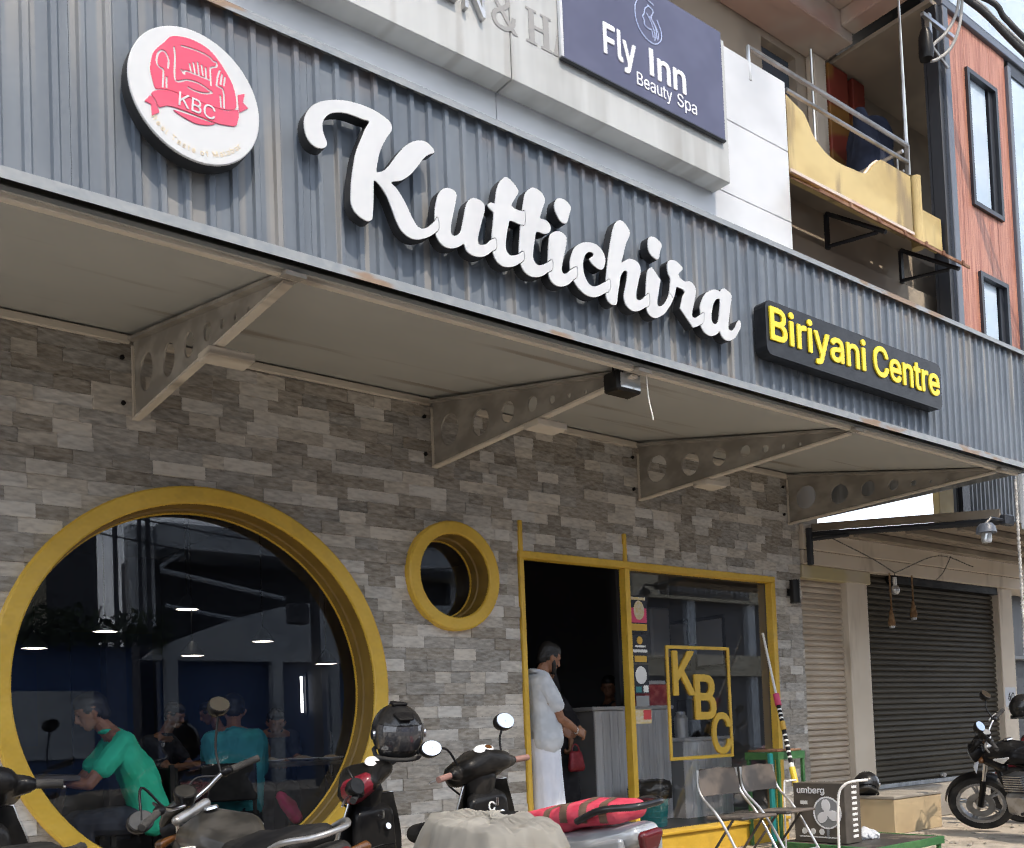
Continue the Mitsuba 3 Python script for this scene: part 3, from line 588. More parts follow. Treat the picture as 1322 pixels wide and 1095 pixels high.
part(OT, 'beam', [tube([(9.4, -20.6, 5.9), (13, -20.6, 5.3)], 0.08, 6), tube([(9.4, -20.7, 6.0), (10.8, -20.7, 7.0)], 0.06, 6), tube([(9.4, -20.3, 4.9), (11.4, -20.3, 4.6)], 0.06, 6)], 'm_opp_grey')
part(OT, 'shopfront', [bb(-6, 8.4, -20.4, -20.1, 0, 3.75)], 'm_opp_blue')
part(OT, 'shop_panel', bb(4.6, 7.4, -20.09, -20.0, 0.9, 2.6), 'm_opp_grey')
single('opposite_pole', 'street pole with meter box across the street, mirrored in the round window', 'pole', [tube([(11.6, -16, 0), (11.6, -16, 9)], 0.12, 10), bb(10.9, 11.4, -16.2, -15.9, 4.0, 4.5, 0.03)], 'm_opp_dark')
lv = []
for k in range(1100):
    c = np.array([5.6 + 3.6 * nrg.random(), -19.9 + 0.7 * nrg.random(), 3.72 + 0.25 * nrg.random() + 0.75 * nrg.random() ** 2])
    a, b = nrg.normal(size=3) * 0.08, nrg.normal(size=3) * 0.06
    lv.append(tm([c, c + a, c + a + b, c + b], [(0, 1, 2), (0, 2, 3)]))
single('opposite_creeper', 'dark creeper hanging on the shop across the street, mirrored in the round window', 'plant', lv, 'm_leaf')
single('opposite_wires', 'street wires across the road, mirrored in the round window', 'cable', [tube(smooth_path([(2, -15.5, 7.3 - k * 0.5), (7, -15.8, 6.7 - k * 0.5), (11.6, -16, 6.5 - k * 0.55), (18, -16, 6.9 - k * 0.5)], 5), 0.02, 5) for k in range(3)], 'm_cable')
LT = {'K':[2089,3741,2085,3724,2071,3710,2047,3702,2020,3705,1997,3722,1983,3751,1979,3787,1984,3820,2002,3858,2033,3894,2075,3923,2124,3946,2180,3964,2237,3974,2295,3977,2346,3973,2390,3962,2414,3951,2425,3932,2423,3911,2402,3878,2378,3837,2357,3790,2345,3747,2334,3695,2350,3697,2373,3712,2404,3747,2436,3794,2468,3837,2500,3873,2540,3903,2580,3921,2615,3923,2643,3910,2656,3894,2653,3883,2625,3867,2596,3840,2567,3800,2534,3756,2501,3720,2462,3690,2412,3667,2434,3651,2459,3626,2485,3591,2506,3554,2528,3521,2546,3503,2570,3499,2598,3513,2622,3535,2643,3557,2660,3579,2666,3527,2645,3500,2616,3475,2583,3455,2544,3438,2505,3434,2471,3445,2445,3467,2424,3504,2404,3550,2383,3593,2355,3626,2322,3647,2317,3608,2314,3555,2309,3496,2304,3465,2289,3451,2267,3448,2239,3456,2215,3471,2201,3492,2195,3519,2197,3558,2202,3611,2213,3672,2224,3726,2241,3777,2264,3830,2284,3876,2303,3911,2271,3910,2235,3910,2192,3908,2150,3897,2114,3880,2090,3858,2075,3834,2069,3810,2072,3782,2079,3763],'u':[2642,3565,2646,3614,2654,3650,2668,3692,2691,3723,2720,3739,2753,3742,2773,3731,2775,3708,2764,3663,2752,3618,2740,3574,2734,3538,2739,3519,2755,3518,2777,3531,2793,3554,2802,3585,2812,3622,2820,3656,2830,3690,2848,3720,2874,3738,2908,3740,2933,3732,2944,3714,2940,3684,2925,3641,2910,3595,2896,3549,2894,3524,2903,3516,2923,3520,2950,3536,2974,3560,3004,3572,3006,3523,2979,3502,2951,3477,2916,3457,2877,3448,2844,3451,2819,3465,2808,3490,2791,3478,2765,3461,2728,3447,2691,3447,2664,3463,2647,3489,2640,3524],'t':[3073,3904,3035,3859,3018,3811,3009,3765,3004,3749,2982,3748,2962,3733,2965,3718,2980,3707,2995,3698,2990,3646,2981,3594,2977,3550,2979,3509,2990,3477,3011,3454,3041,3444,3077,3448,3118,3464,3151,3487,3180,3513,3177,3556,3140,3531,3107,3517,3085,3516,3068,3533,3067,3568,3077,3621,3088,3660,3098,3688,3130,3690,3161,3688,3194,3698,3197,3768,3183,3764,3151,3761,3115,3769,3124,3793,3145,3825,3161,3851,3155,3871,3131,3892,3104,3906],'t2':[3251,3907,3212,3874,3196,3837,3185,3790,3178,3759,3166,3697,3159,3644,3151,3585,3147,3540,3152,3498,3168,3463,3195,3444,3226,3438,3269,3447,3307,3466,3334,3488,3367,3511,3369,3563,3337,3544,3306,3524,3272,3512,3251,3521,3241,3544,3245,3581,3255,3628,3267,3675,3286,3684,3319,3684,3353,3699,3369,3726,3360,3750,3337,3763,3299,3761,3305,3782,3321,3823,3335,3857,3334,3879,3316,3899,3288,3909],'idot':[3400,3869,3416,3897,3441,3910,3480,3909,3514,3885,3505,3848,3484,3793,3463,3780,3435,3786,3412,3813,3399,3839],'i':[3357,3686,3377,3710,3417,3729,3451,3727,3474,3711,3472,3673,3455,3616,3440,3567,3433,3528,3444,3512,3469,3522,3498,3549,3541,3571,3538,3518,3512,3496,3475,3460,3425,3437,3382,3435,3349,3455,3337,3488,3336,3532,3342,3593,3348,3646],'c':[3490,3565,3493,3596,3507,3635,3529,3672,3563,3702,3612,3725,3662,3734,3703,3728,3735,3706,3750,3676,3748,3645,3734,3613,3712,3600,3683,3603,3651,3616,3632,3635,3639,3648,3662,3666,3660,3677,3642,3678,3621,3669,3601,3646,3588,3615,3585,3578,3592,3543,3609,3514,3632,3498,3665,3500,3708,3523,3747,3548,3777,3565,3773,3503,3743,3483,3704,3458,3661,3438,3616,3433,3576,3442,3541,3460,3519,3482,3507,3494,3493,3530],'h':[3870,3919,3843,3899,3822,3864,3804,3809,3786,3742,3771,3682,3760,3629,3750,3571,3743,3514,3742,3470,3755,3442,3782,3429,3811,3431,3825,3447,3834,3492,3848,3546,3859,3593,3874,3622,3892,3641,3910,3643,3913,3625,3902,3578,3885,3524,3879,3491,3888,3459,3915,3437,3954,3431,3999,3445,4045,3474,4078,3494,4082,3559,4049,3542,4026,3520,3998,3506,3979,3509,3978,3534,3989,3575,4005,3623,4020,3665,4019,3697,4002,3718,3967,3725,3928,3719,3896,3700,3874,3684,3889,3726,3905,3775,3925,3818,3947,3856,3946,3881,3926,3901,3901,3919],'idot2':[4094,3876,4113,3896,4150,3901,4186,3888,4203,3867,4187,3830,4175,3788,4156,3774,4124,3781,4098,3799,4087,3832],'ir':[4073,3683,4093,3711,4130,3726,4167,3724,4184,3705,4182,3672,4169,3624,4157,3575,4145,3534,4148,3512,4172,3514,4205,3538,4231,3574,4247,3610,4254,3645,4261,3679,4258,3698,4245,3715,4240,3746,4244,3780,4265,3802,4303,3810,4340,3802,4371,3783,4362,3765,4336,3741,4340,3722,4363,3712,4392,3709,4422,3720,4451,3714,4474,3693,4477,3663,4466,3624,4449,3573,4436,3533,4437,3514,4461,3513,4503,3539,4539,3561,4535,3506,4509,3483,4473,3462,4422,3442,4374,3439,4341,3455,4327,3485,4330,3525,4345,3575,4362,3619,4378,3643,4359,3655,4336,3655,4312,3656,4300,3623,4284,3587,4257,3541,4231,3509,4206,3480,4172,3455,4130,3433,4089,3433,4063,3450,4051,3479,4049,3523,4055,3576,4063,3636],'a':[4509,3560,4505,3580,4518,3616,4541,3655,4573,3690,4620,3718,4662,3728,4698,3727,4709,3743,4736,3755,4772,3746,4802,3729,4796,3690,4781,3631,4767,3572,4759,3529,4765,3510,4792,3512,4820,3536,4843,3572,4861,3590,4876,3580,4877,3552,4855,3516,4820,3473,4782,3448,4744,3436,4708,3442,4684,3461,4673,3479,4658,3462,4621,3440,4580,3431,4541,3440,4517,3458,4504,3485],'ahole':[4684,3677,4652,3662,4629,3629,4613,3585,4606,3542,4615,3520,4637,3515,4660,3531,4673,3564,4685,3622,4690,3657],'cut':[4221,3630,4305,3559]}
LG = {'blob':[1325,3787,1334,3831,1353,3863,1380,3895,1404,3927,1434,3942,1477,3951,1521,3950,1565,3937,1598,3911,1630,3874,1658,3828,1670,3777,1666,3731,1620,3714,1558,3705,1481,3710,1417,3710,1369,3706,1341,3698,1329,3736,1323,3766],'ribbon':[1324,3670,1348,3692,1390,3706,1444,3707,1508,3706,1580,3705,1637,3712,1680,3733,1670,3667,1641,3654,1590,3645,1534,3647,1480,3649,1426,3649,1384,3644,1353,3626,1339,3654],'tail1':[1298,3631,1319,3660,1329,3659,1342,3639,1354,3606,1325,3583,1323,3627],'tail2':[1679,3795,1709,3811,1699,3771,1722,3756,1683,3723],'lens':[1410,3635,1447,3637,1501,3638,1556,3638,1578,3641,1550,3624,1500,3613,1452,3620],'st':[[1393,3798,1396,3832,1384,3857,1368,3858,1353,3836,1349,3802,1361,3788,1374,3780,1370,3714],[1386,3758,1385,3717],[1419,3892,1422,3853,1421,3760,1467,3778,1516,3783,1560,3769,1568,3764,1537,3750,1499,3746,1472,3750],[1449,3910,1487,3914,1531,3915,1564,3909,1578,3898,1592,3898,1591,3881,1568,3867,1565,3849,1566,3794],[1446,3811,1457,3799,1463,3814,1506,3815,1561,3814],[1480,3848,1485,3823],[1496,3858,1501,3821],[1513,3867,1517,3822],[1529,3862,1534,3823],[1546,3858,1547,3820],[1589,3802,1596,3844,1605,3870],[1606,3814,1614,3857],[1620,3814,1627,3850],[1589,3802,1617,3791,1619,3719],[1604,3764,1606,3720],[1324,3670,1348,3692,1390,3706,1444,3707,1508,3706,1580,3705,1637,3712,1680,3733]],'txt':[1429,3658,1556,3651,1430,3696,1319,3570,1693,3580,1492,3515]}
# ---------------------------------------------------------------- signs on the fascia
def pts(l): return [(l[i] / 1000, l[i + 1] / 1000) for i in range(0, len(l), 2)]
def soft(l, n=3): return Polygon(ring_path(pts(l), n)).buffer(0)
KS = thing('lettering_sign', 'large white script lettering on the corrugated fascia', 'sign')
glyphs = {k: soft(LT[k]) for k in ('K', 'u', 't', 't2', 'idot', 'i', 'c', 'h', 'idot2', 'ir')}
glyphs['a'] = soft(LT['a']).difference(soft(LT['ahole']))
(ax_, az_), (bx_, bz_) = pts(LT['cut'])
dx_, dz_ = bx_ - ax_, bz_ - az_
lower = Polygon([(ax_ - 3 * dx_, az_ - 3 * dz_), (bx_ + 3 * dx_, bz_ + 3 * dz_), (bx_ + 3 * dx_ - 1, bz_ + 3 * dz_ - 1), (ax_ - 3 * dx_ - 1, az_ - 3 * dz_ - 1)])
ir = glyphs.pop('ir'); glyphs['i2'] = ir.intersection(lower); glyphs['r'] = ir.difference(lower)
done = []
for nm in ('K', 'u', 't', 't2', 'i', 'idot', 'c', 'h', 'i2', 'idot2', 'r', 'a'):
    g = glyphs[nm]
    for o in done: g = g.difference(o.buffer(0.0008))
    done.append(glyphs[nm])
    g = max(getattr(g, 'geoms', [g]), key=lambda q: q.area) if nm not in ('a',) else g
    L_ = part(KS, 'letter', pxz(g.buffer(-0.0015), -2.319, -2.3125), 'm_white_letter', smooth=False)
    part(L_, 'side', pxz(g, -2.312, -2.258), 'm_black_side')
    c = g.representative_point(); part(L_, 'spacer', bb(c.x - 0.02, c.x + 0.02, -2.257, -2.215, c.y - 0.02, c.y + 0.02), 'm_black_side')
LO = thing('round_logo_sign', 'round white restaurant logo sign with a pink emblem and KBC ribbon', 'sign')
LC = (1.505, 3.728); LR = 0.268
part(LO, 'drum', lathe([(0, 0), (LR, 0), (LR, 0.068), (0, 0.068)], 72, (LC[0], -2.245, LC[1]), (0, -1, 0)), 'm_black_side', smooth=35)
part(LO, 'face', lathe([(0, 0), (LR - 0.001, 0), (LR - 0.001, 0.008), (LR - 0.004, 0.011), (0, 0.011)], 72, (LC[0], -2.3135, LC[1]), (0, -1, 0)), 'm_white_letter', smooth=35)
fy = -2.3250
strokes = unary_union([LineString(smooth_path(pts(s), 4)).buffer(0.0042) for s in LG['st']])
pink = unary_union([soft(LG['blob'])]).difference(unary_union([strokes, soft(LG['ribbon']).buffer(0.003)]))
rib = Polygon(ring_path(pts(LG['ribbon']), 2)).buffer(0)
tails = unary_union([Polygon(pts(LG['tail1'])), Polygon(pts(LG['tail2']))]).buffer(0).difference(rib.buffer(0.004))
lens = soft(LG['lens']).difference(rib.buffer(0.004))
part(LO, 'emblem', pxz(pink, fy - 0.003, fy), 'm_pink', label='pink chef hat emblem with spoon and fork')
part(LO, 'ribbon', pxz(unary_union([rib, tails, lens]).buffer(0), fy - 0.004, fy), 'm_pink', label='pink ribbon')
def text_on(txt, h, bold, ax, az, bx, bz, y, depth, fit=True, shear=0.0):      # text from (ax, az) along to (bx, bz) at depth y, facing the street
    m = meshkit.text_mesh(txt, h, depth, bold); v = m.vertices.copy(); v[:, 0] -= v[:, 0].min()
    L = math.hypot(bx - ax, bz - az); u = np.array([(bx - ax) / L, (bz - az) / L]); w = np.array([-u[1], u[0]])
    if fit: v[:, 0] *= L / v[:, 0].max()
    m.vertices = np.stack([ax + v[:, 0] * u[0] + v[:, 1] * w[0], y - v[:, 2], az + v[:, 0] * u[1] + v[:, 1] * w[1]], 1); return m
def weight(m, w):          # outline of flat lettering grown by w
    t = m.triangles[np.abs(m.face_normals[:, 1]) > .9]; y0, y1 = m.bounds[:, 1]; t = t[np.abs(t[:, :, 1].mean(1) - y0) < 1e-4]
    p = unary_union([Polygon(q[:, [0, 2]]).buffer(1e-5) for q in t]).buffer(w).simplify(w * .12); return pxz(p, y0, y1)
T_ = pts(LG['txt'])
part(LO, 'lettering', text_on('KBC', 0.056, False, T_[0][0], T_[0][1] + 0.004, T_[1][0] + 0.02, T_[1][1] - 0.002, fy - 0.0042, 0.003), 'm_white_letter', label='white letters KBC')
arcm = []
def unary_tag(ms): return cat(ms)
tag = 'Real Taste of Malabar'; a0, a1, rr = math.radians(218), math.radians(322), 0.236
gl = [meshkit.text_mesh(ch, 0.022, 0.002) if ch != ' ' else None for ch in tag]
wd = [(.010 if g is None else np.ptp(g.vertices[:, 0]) + .006) for g in gl]
for i, m in enumerate(gl):
    if m is None: continue
    a = a0 + (a1 - a0) * (sum(wd[:i]) + wd[i] / 2) / sum(wd); v = m.vertices.copy(); v[:, 0] -= (v[:, 0].max() + v[:, 0].min()) / 2
    u = np.array([-math.sin(a), math.cos(a)]); w = -np.array([math.cos(a), math.sin(a)])
    m.vertices = np.stack([LC[0] + rr * math.cos(a) + v[:, 0] * u[0] + v[:, 1] * w[0], fy - v[:, 2], LC[1] + rr * math.sin(a) + v[:, 0] * u[1] + v[:, 1] * w[1]], 1); arcm.append(m)
part(LO, 'tagline', unary_tag(arcm), 'm_tagline', label='faint tagline lettering', kind='stuff')
BS = thing('biriyani_sign', 'long black sign board with yellow Biriyani Centre letters', 'sign')
bp = sbox(5.104, 3.432, 7.205, 3.776).buffer(-0.05).buffer(0.05, 3)
part(BS, 'board', pxz(bp, -2.333, -2.245), 'm_board')
part(BS, 'letters', weight(text_on('Biriyani', 0.202, False, 5.142, 3.530, 6.186, 3.530, -2.334, 0.010), .0055), 'm_sign_yellow', label='yellow letters Biriyani')
part(BS, 'letters', weight(text_on('Centre', 0.202, False, 6.292, 3.530, 7.158, 3.530, -2.334, 0.010), .0055), 'm_sign_yellow', label='yellow letters Centre')
# spa sign
SP = thing('spa_sign', 'dark purple beauty spa sign panel on the concrete beam', 'sign')
part(SP, 'panel', bb(3.61, 4.948, -2.215, -2.195, 4.785, 5.478, 0.003), 'm_purple')
part(SP, 'edge', bb(3.588, 3.609, -2.217, -2.194, 4.785, 5.478, 0.003), 'm_clad', label='white left edge')
part(SP, 'edge', bb(3.59, 4.95, -2.222, -2.194, 4.772, 4.784, 0.003), 'm_frame_dark')
part(SP, 'lettering', text_on('Fly', 0.172, True, 3.908, 4.934, 4.165, 4.934, -2.2155, 0.005), 'm_print_white', label='white letters Fly')
part(SP, 'lettering', [bb(4.278, 4.312, -2.2205, -2.2155, 4.944, 5.106), text_on('nn', 0.165, True, 4.345, 4.944, 4.592, 4.944, -2.2155, 0.005)], 'm_print_white', label='white letters Inn')
part(SP, 'lettering', text_on('Beauty', 0.077, False, 4.168, 4.847, 4.462, 4.847, -2.2155, 0.004), 'm_print_white', label='white letters Beauty')
part(SP, 'lettering', text_on('Spa', 0.077, False, 4.51, 4.847, 4.682, 4.847, -2.2155, 0.004), 'm_print_white', label='white letters Spa')
em = [[(4.335, 5.385), (4.25, 5.40), (4.19, 5.345), (4.176, 5.27), (4.20, 5.20), (4.26, 5.155), (4.33, 5.148), (4.385, 5.19), (4.392, 5.245), (4.36, 5.305)],
      [(4.29, 5.36), (4.262, 5.335), (4.252, 5.30), (4.238, 5.278), (4.25, 5.262), (4.252, 5.235), (4.285, 5.222), (4.31, 5.225), (4.32, 5.185)],
      [(4.285, 5.365), (4.33, 5.345), (4.312, 5.30), (4.345, 5.25), (4.352, 5.19)], [(4.30, 5.30), (4.335, 5.27), (4.365, 5.225), (4.36, 5.185)], [(4.275, 5.31), (4.31, 5.27), (4.335, 5.215), (4.335, 5.17)]]
part(SP, 'emblem', pxz(unary_union([LineString(smooth_path(e, 5)).buffer(0.0032) for e in em]), -2.219, -2.2155), 'm_print_blue', label='pale outline of a head with long hair')
# old letters on the concrete beam
OL = thing('old_lettering', 'remains of old serif letters on the grey concrete beam left of the purple sign', 'lettering')
def slab_letter(ch, x0, w, z0, h):
    s, t = 0.26 * w, 0.10 * h
    if ch == 'H': g = [sbox(x0 + .1 * w, z0, x0 + .32 * w, z0 + h), sbox(x0 + .68 * w, z0, x0 + .9 * w, z0 + h), sbox(x0 + .2 * w, z0 + .46 * h, x0 + .8 * w, z0 + .56 * h)] + [sbox(x0 + a * w, z0 + b, x0 + (a + .42) * w, z0 + b + .07 * h) for a in (0, .58) for b in (0, .93 * h)]
    elif ch == 'A': g = [Polygon([(x0, z0), (x0 + .18 * w, z0), (x0 + .58 * w, z0 + h), (x0 + .46 * w, z0 + h)]), Polygon([(x0 + .7 * w, z0), (x0 + w, z0), (x0 + .6 * w, z0 + h), (x0 + .44 * w, z0 + h)]), sbox(x0 + .25 * w, z0 + .3 * h, x0 + .8 * w, z0 + .38 * h), sbox(x0 - .08 * w, z0, x0 + .3 * w, z0 + .06 * h)]
    elif ch == 'N': g = [sbox(x0 + .05 * w, z0, x0 + .2 * w, z0 + h), sbox(x0 + .82 * w, z0, x0 + .95 * w, z0 + h), Polygon([(x0 + .02 * w, z0 + h), (x0 + .25 * w, z0 + h), (x0 + .97 * w, z0 - .04 * h), (x0 + .85 * w, z0 - .04 * h)])]
    else: g = [sbox(x0, z0, x0 + .25 * w, z0 + h)] + [sbox(x0, z0 + b * h, x0 + w, z0 + (b + .1) * h) for b in (0, .45, .9)]
    return unary_union(g)
for ch, x0, w, z0, h in (('H', 3.365, 0.175, 4.79, 0.19), ('A', 3.555, 0.1, 4.79, 0.20)):
    part(OL, 'letter', pxz(slab_letter(ch, x0, w, z0, h).intersection(sbox(0, 0, 3.587, 9)), -2.1935, -2.1905), 'm_faded', label='grey ghost of a letter ' + ch)
part(OL, 'letter', text_on('&', 0.2, False, 3.135, 4.785, 3.305, 4.785, -2.1905, 0.003), 'm_faded', label='grey ghost of an ampersand')
for ch, x0, w, z0, h in (('N', 2.935, 0.14, 4.775, 0.2), ('E', 2.79, 0.11, 4.79, 0.2)):
    part(OL, 'letter', pxz(slab_letter(ch, x0, w, z0, h), -2.225, -2.1915), 'm_steel', label='raised metal letter ' + ch)
# KBC cut-out on the shop window, stickers
KB = thing('window_lettering', 'yellow framed KBC letters fixed to the shop window', 'lettering')
part(KB, 'frame', pxz(sbox(6.63, 0.835, 7.5, 1.87).difference(sbox(6.66, 0.865, 7.47, 1.84)), 0.034, 0.047), 'm_yellow')
for ch, x0, x1, z0, h in (('K', 6.705, 6.99, 1.428, 0.385), ('B', 6.985, 7.275, 1.205, 0.395), ('C', 7.205, 7.47, 0.882, 0.36)):
    part(KB, 'letter', text_on(ch, h, True, x0, z0, x1, z0, 0.047, 0.02), 'm_yellow')
def disc(x, z, rx, rz, y, t=0.002): return pxz(affinity.scale(Point(x, z).buffer(1, 12), rx, rz), y, y - t)
def stick(lab, z0, z1, x0, x1, mats, cat_='sticker'):
    k = thing('sticker', lab, cat_, 'stickers on the shop window')
    part(k, 'sheet', bb(x0, x1, 0.045, 0.049, z0, z1), mats)
    return k
k = stick('sticker with a pink patch and cream oval, topmost on the shop window', 1.98, 2.30, 6.20, 6.42, 'm_sticker_black')
part(k, 'print', bb(6.21, 6.41, 0.043, 0.0448, 2.06, 2.19), 'm_tape_pink'); part(k, 'print', disc(6.315, 2.17, 0.065, 0.085, 0.0425), 'm_sticker_cream'); part(k, 'print', bb(6.22, 6.41, 0.043, 0.0448, 1.99, 2.05), 'm_sticker_gold'); part(k, 'print', bb(6.21, 6.40, 0.043, 0.0448, 2.26, 2.285), 'm_sticker_cream')
k = stick('black sticker with a gold badge, second from the top on the shop window', 1.71, 1.96, 6.22, 6.405, 'm_sticker_black')
part(k, 'print', bb(6.225, 6.40, 0.0435, 0.0448, 1.80, 1.825), 'm_sticker_white'); part(k, 'print', disc(6.31, 1.905, 0.035, 0.035, 0.0445), 'm_sticker_gold'); part(k, 'print', bb(6.24, 6.39, 0.0435, 0.0448, 1.715, 1.77), 'm_sticker_gold'); part(k, 'print', bb(6.25, 6.38, 0.0435, 0.0448, 1.845, 1.862), 'm_sticker_white')
k = stick('dark sticker with a white oval, third from the top on the shop window', 1.44, 1.69, 6.22, 6.405, 'm_sticker_black')
part(k, 'print', disc(6.31, 1.60, 0.07, 0.078, 0.0445), 'm_sticker_white'); part(k, 'print', bb(6.24, 6.31, 0.0435, 0.0448, 1.45, 1.50), 'm_sticker_teal'); part(k, 'print', bb(6.335, 6.395, 0.0435, 0.0448, 1.45, 1.51), 'm_sticker_white')
k = stick('grey sticker on the shop window above the colourful one', 1.33, 1.42, 6.24, 6.40, 'm_grey')
k = stick('colourful cream and red sticker, lowest on the shop window', 1.175, 1.30, 6.17, 6.42, 'm_sticker_cream')
part(k, 'print', bb(6.32, 6.415, 0.0435, 0.0448, 1.21, 1.295), 'm_sticker_red')
# ---------------------------------------------------------------- people
def frame(o, fwd, up=(0, 0, 1)):      # local x = fwd, z close to up
    x = np.asarray(fwd, float); x /= np.linalg.norm(x); y = np.cross(up, x); y /= np.linalg.norm(y); z = np.cross(x, y)
    M = np.eye(4); M[:3, 0], M[:3, 1], M[:3, 2], M[:3, 3] = x, y, z, o; return M
def mv(M, s): p = M @ np.array([s[0], s[1], s[2], 1.0]); return (p[0], p[1], p[2], s[3] * np.linalg.norm(M[:3, 0]))
def head_bones(M):
    H = lambda *s: hull([mv(M, q) for q in s], 14)
    return [H((-.025, 0, .035, .083), (.012, 0, .03, .078), (.0, .02, .0, .066), (.0, -.02, .0, .066)), H((.028, .022, .0, .05), (.028, -.022, .0, .05), (.045, .012, -.075, .026), (.045, -.012, -.075, .026), (-.01, .045, -.05, .022), (-.01, -.045, -.05, .022)),
            H((.084, 0, .018, .009), (.098, 0, -.022, .013), (.078, 0, -.03, .014)), H((.076, .034, .03, .011), (.082, 0, .03, .009)), H((.076, -.034, .03, .011), (.082, 0, .03, .009)),
            H((.074, .016, -.05, .010), (.078, 0, -.048, .011), (.074, -.016, -.05, .010)), H((-.005, .078, .012, .012), (-.012, .084, -.004, .016), (0, .076, -.03, .01)), H((-.005, -.078, .012, .012), (-.012, -.084, -.004, .016), (0, -.076, -.03, .01))]
def hair_mesh(M, beard=False, long=False):
    H = lambda *s: hull([mv(M, q) for q in s], 16)
    b = [H((-.035, 0, .05, .088), (.012, 0, .062, .076), (.03, 0, .075, .055)), H((-.06, 0, -.02, .06), (-.04, 0, .04, .08)), H((-.03, .05, .0, .04), (.02, .052, .03, .032), (.012, .06, -.015, .018)), H((-.03, -.05, .0, .04), (.02, -.052, .03, .032), (.012, -.06, -.015, .018))]
    if beard: b += [H((.035, .055, -.045, .022), (.06, .03, -.085, .022), (.066, 0, -.092, .022)), H((.035, -.055, -.045, .022), (.06, -.03, -.085, .022), (.066, 0, -.092, .022)), H((.08, .022, -.036, .008), (.088, 0, -.034, .009), (.08, -.022, -.036, .008)), H((.01, .066, .0, .015), (.035, .058, -.05, .02)), H((.01, -.066, .0, .015), (.035, -.058, -.05, .02))]
    if long: b += [H((-.07, 0, -.02, .06), (-.08, 0, -.16, .05)), H((-.03, .06, 0, .035), (-.05, .06, -.14, .03)), H((-.03, -.06, 0, .035), (-.05, -.06, -.14, .03))]
    m = skin(b, 0.014, 3); m.vertices += (meshkit.fbm(m.vertices * 70, 2)[:, None] - 0.5) * 0.006; return m
def hand_bones(w, d, palm, side, curl=0.5, s=1.0):     # wrist, direction, palm normal, thumb side +1/-1
    M = frame(w, d, -np.asarray(palm, float)) @ np.diag([s, s, s, 1.0])
    q = lambda *a: mv(M, a)
    out = [hull([q(0, 0, 0, .024), q(.03, .022, 0, .017), q(.03, -.022, 0, .017), q(.085, .032, 0, .0125), q(.085, -.03, 0, .0115)], 10)]
    for k, (y, L) in enumerate(((.031, .075), (.011, .083), (-.010, .078), (-.030, .062))):
        p = np.array([.086, y * side, 0.0]); a = 0.15 * k * 0.3; pp_ = [(*p, .0098)]
        for j, fr in enumerate((.45, .32, .23)):
            a += curl * (0.7 + 0.3 * j) + 0.06 * k; p = p + L * fr * np.array([math.cos(a), (0.02 * (1.5 - k)) * side, -math.sin(a)]); pp_.append((*p, .0092 - .0008 * j))
        out += chain([q(*a_) for a_ in pp_])
    out += chain([q(.018, .022 * side, -.004, .014), q(.048, .052 * side, -.014, .0115), (q(.078, .062 * side, -.028, .0098)), q(.098, .058 * side, -.040, .0085)])
    return out
def person(key, J, skirt=None, beard=False, bald=False, hair='m_hair', edge=0.016, parts=()):
    HM = frame(J['head'], J['look'], J.get('hup', (0, 0, 1)))
    hb = head_bones(HM); nk = J['neck']
    body = hb + chain([(*nk, .058), (*(np.array(J['head']) + np.array(HM[:3, :3]) @ np.array([-.02, 0, -.055])), .052)])
    sl, sr, hl, hr = (np.array(J[k], float) for k in ('shl', 'shr', 'hpl', 'hpr'))
    body += [hull([(*nk, .06), (*sl, .05), (*sr, .05)]), hull([(*sl, .055), (*sr, .055), (*(.5 * sl + .5 * hl), .06), (*(.5 * sr + .5 * hr), .06)]), hull([(*(.5 * sl + .5 * hl), .06), (*(.5 * sr + .5 * hr), .06), (*hl, .075), (*hr, .075)])]
    for s, sh in (('l', sl), ('r', sr)):
        if 'el' + s in J:
            e, w = J['el' + s], J['wr' + s]
            body += chain([(*sh, .052), (*(np.array(sh) * .5 + np.array(e) * .5), .047), (*e, .038), (*(np.array(e) * .6 + np.array(w) * .4), .038), (*w, .025)])
            body += hand_bones(w, J['hd' + s], J['pn' + s], J.get('ts' + s, 1), J.get('curl', .45), 1.0)
        if 'kn' + s in J:
            k, a = J['kn' + s], J['an' + s]; h = hl if s == 'l' else hr
            body += chain([(*h, .085), (*k, .058), (*(np.array(k) * .65 + np.array(a) * .35), .056), (*a, .036)])
            f = np.array(J.get('foot' + s, (0.2, 0, 0))); body += [hull([(*a, .036), (*(np.array(a) + [0, 0, -.05] - f * .15), .028), (*(np.array(a) + [0, 0, -.058] + f * .9), .022)])]
    part(key, 'body', skin(body, edge, 4), 'm_skin', smooth=True)
    if hair: part(key, 'hair', hair_mesh(HM, beard, J.get('long', False)), hair, smooth=True)
    part(key, 'eyes', [ell(mv(HM, (.0745, s * .030, .010, 1))[:3], (.0075, .0085, .0065), 8) for s in (1, -1)], 'm_eye', smooth=True)
    return HM
def garment(spec, edge=0.02, it=6, amp=0.012, f=14, seed=1):
    m = skin(spec, edge, it); m.vertices += m.vertex_normals * ((meshkit.fbm(m.vertices * f * np.array([1, 1, .55]), 3, seed)[:, None] - 0.5) * amp * 2); return m
A = lambda *a: np.array(a, float)
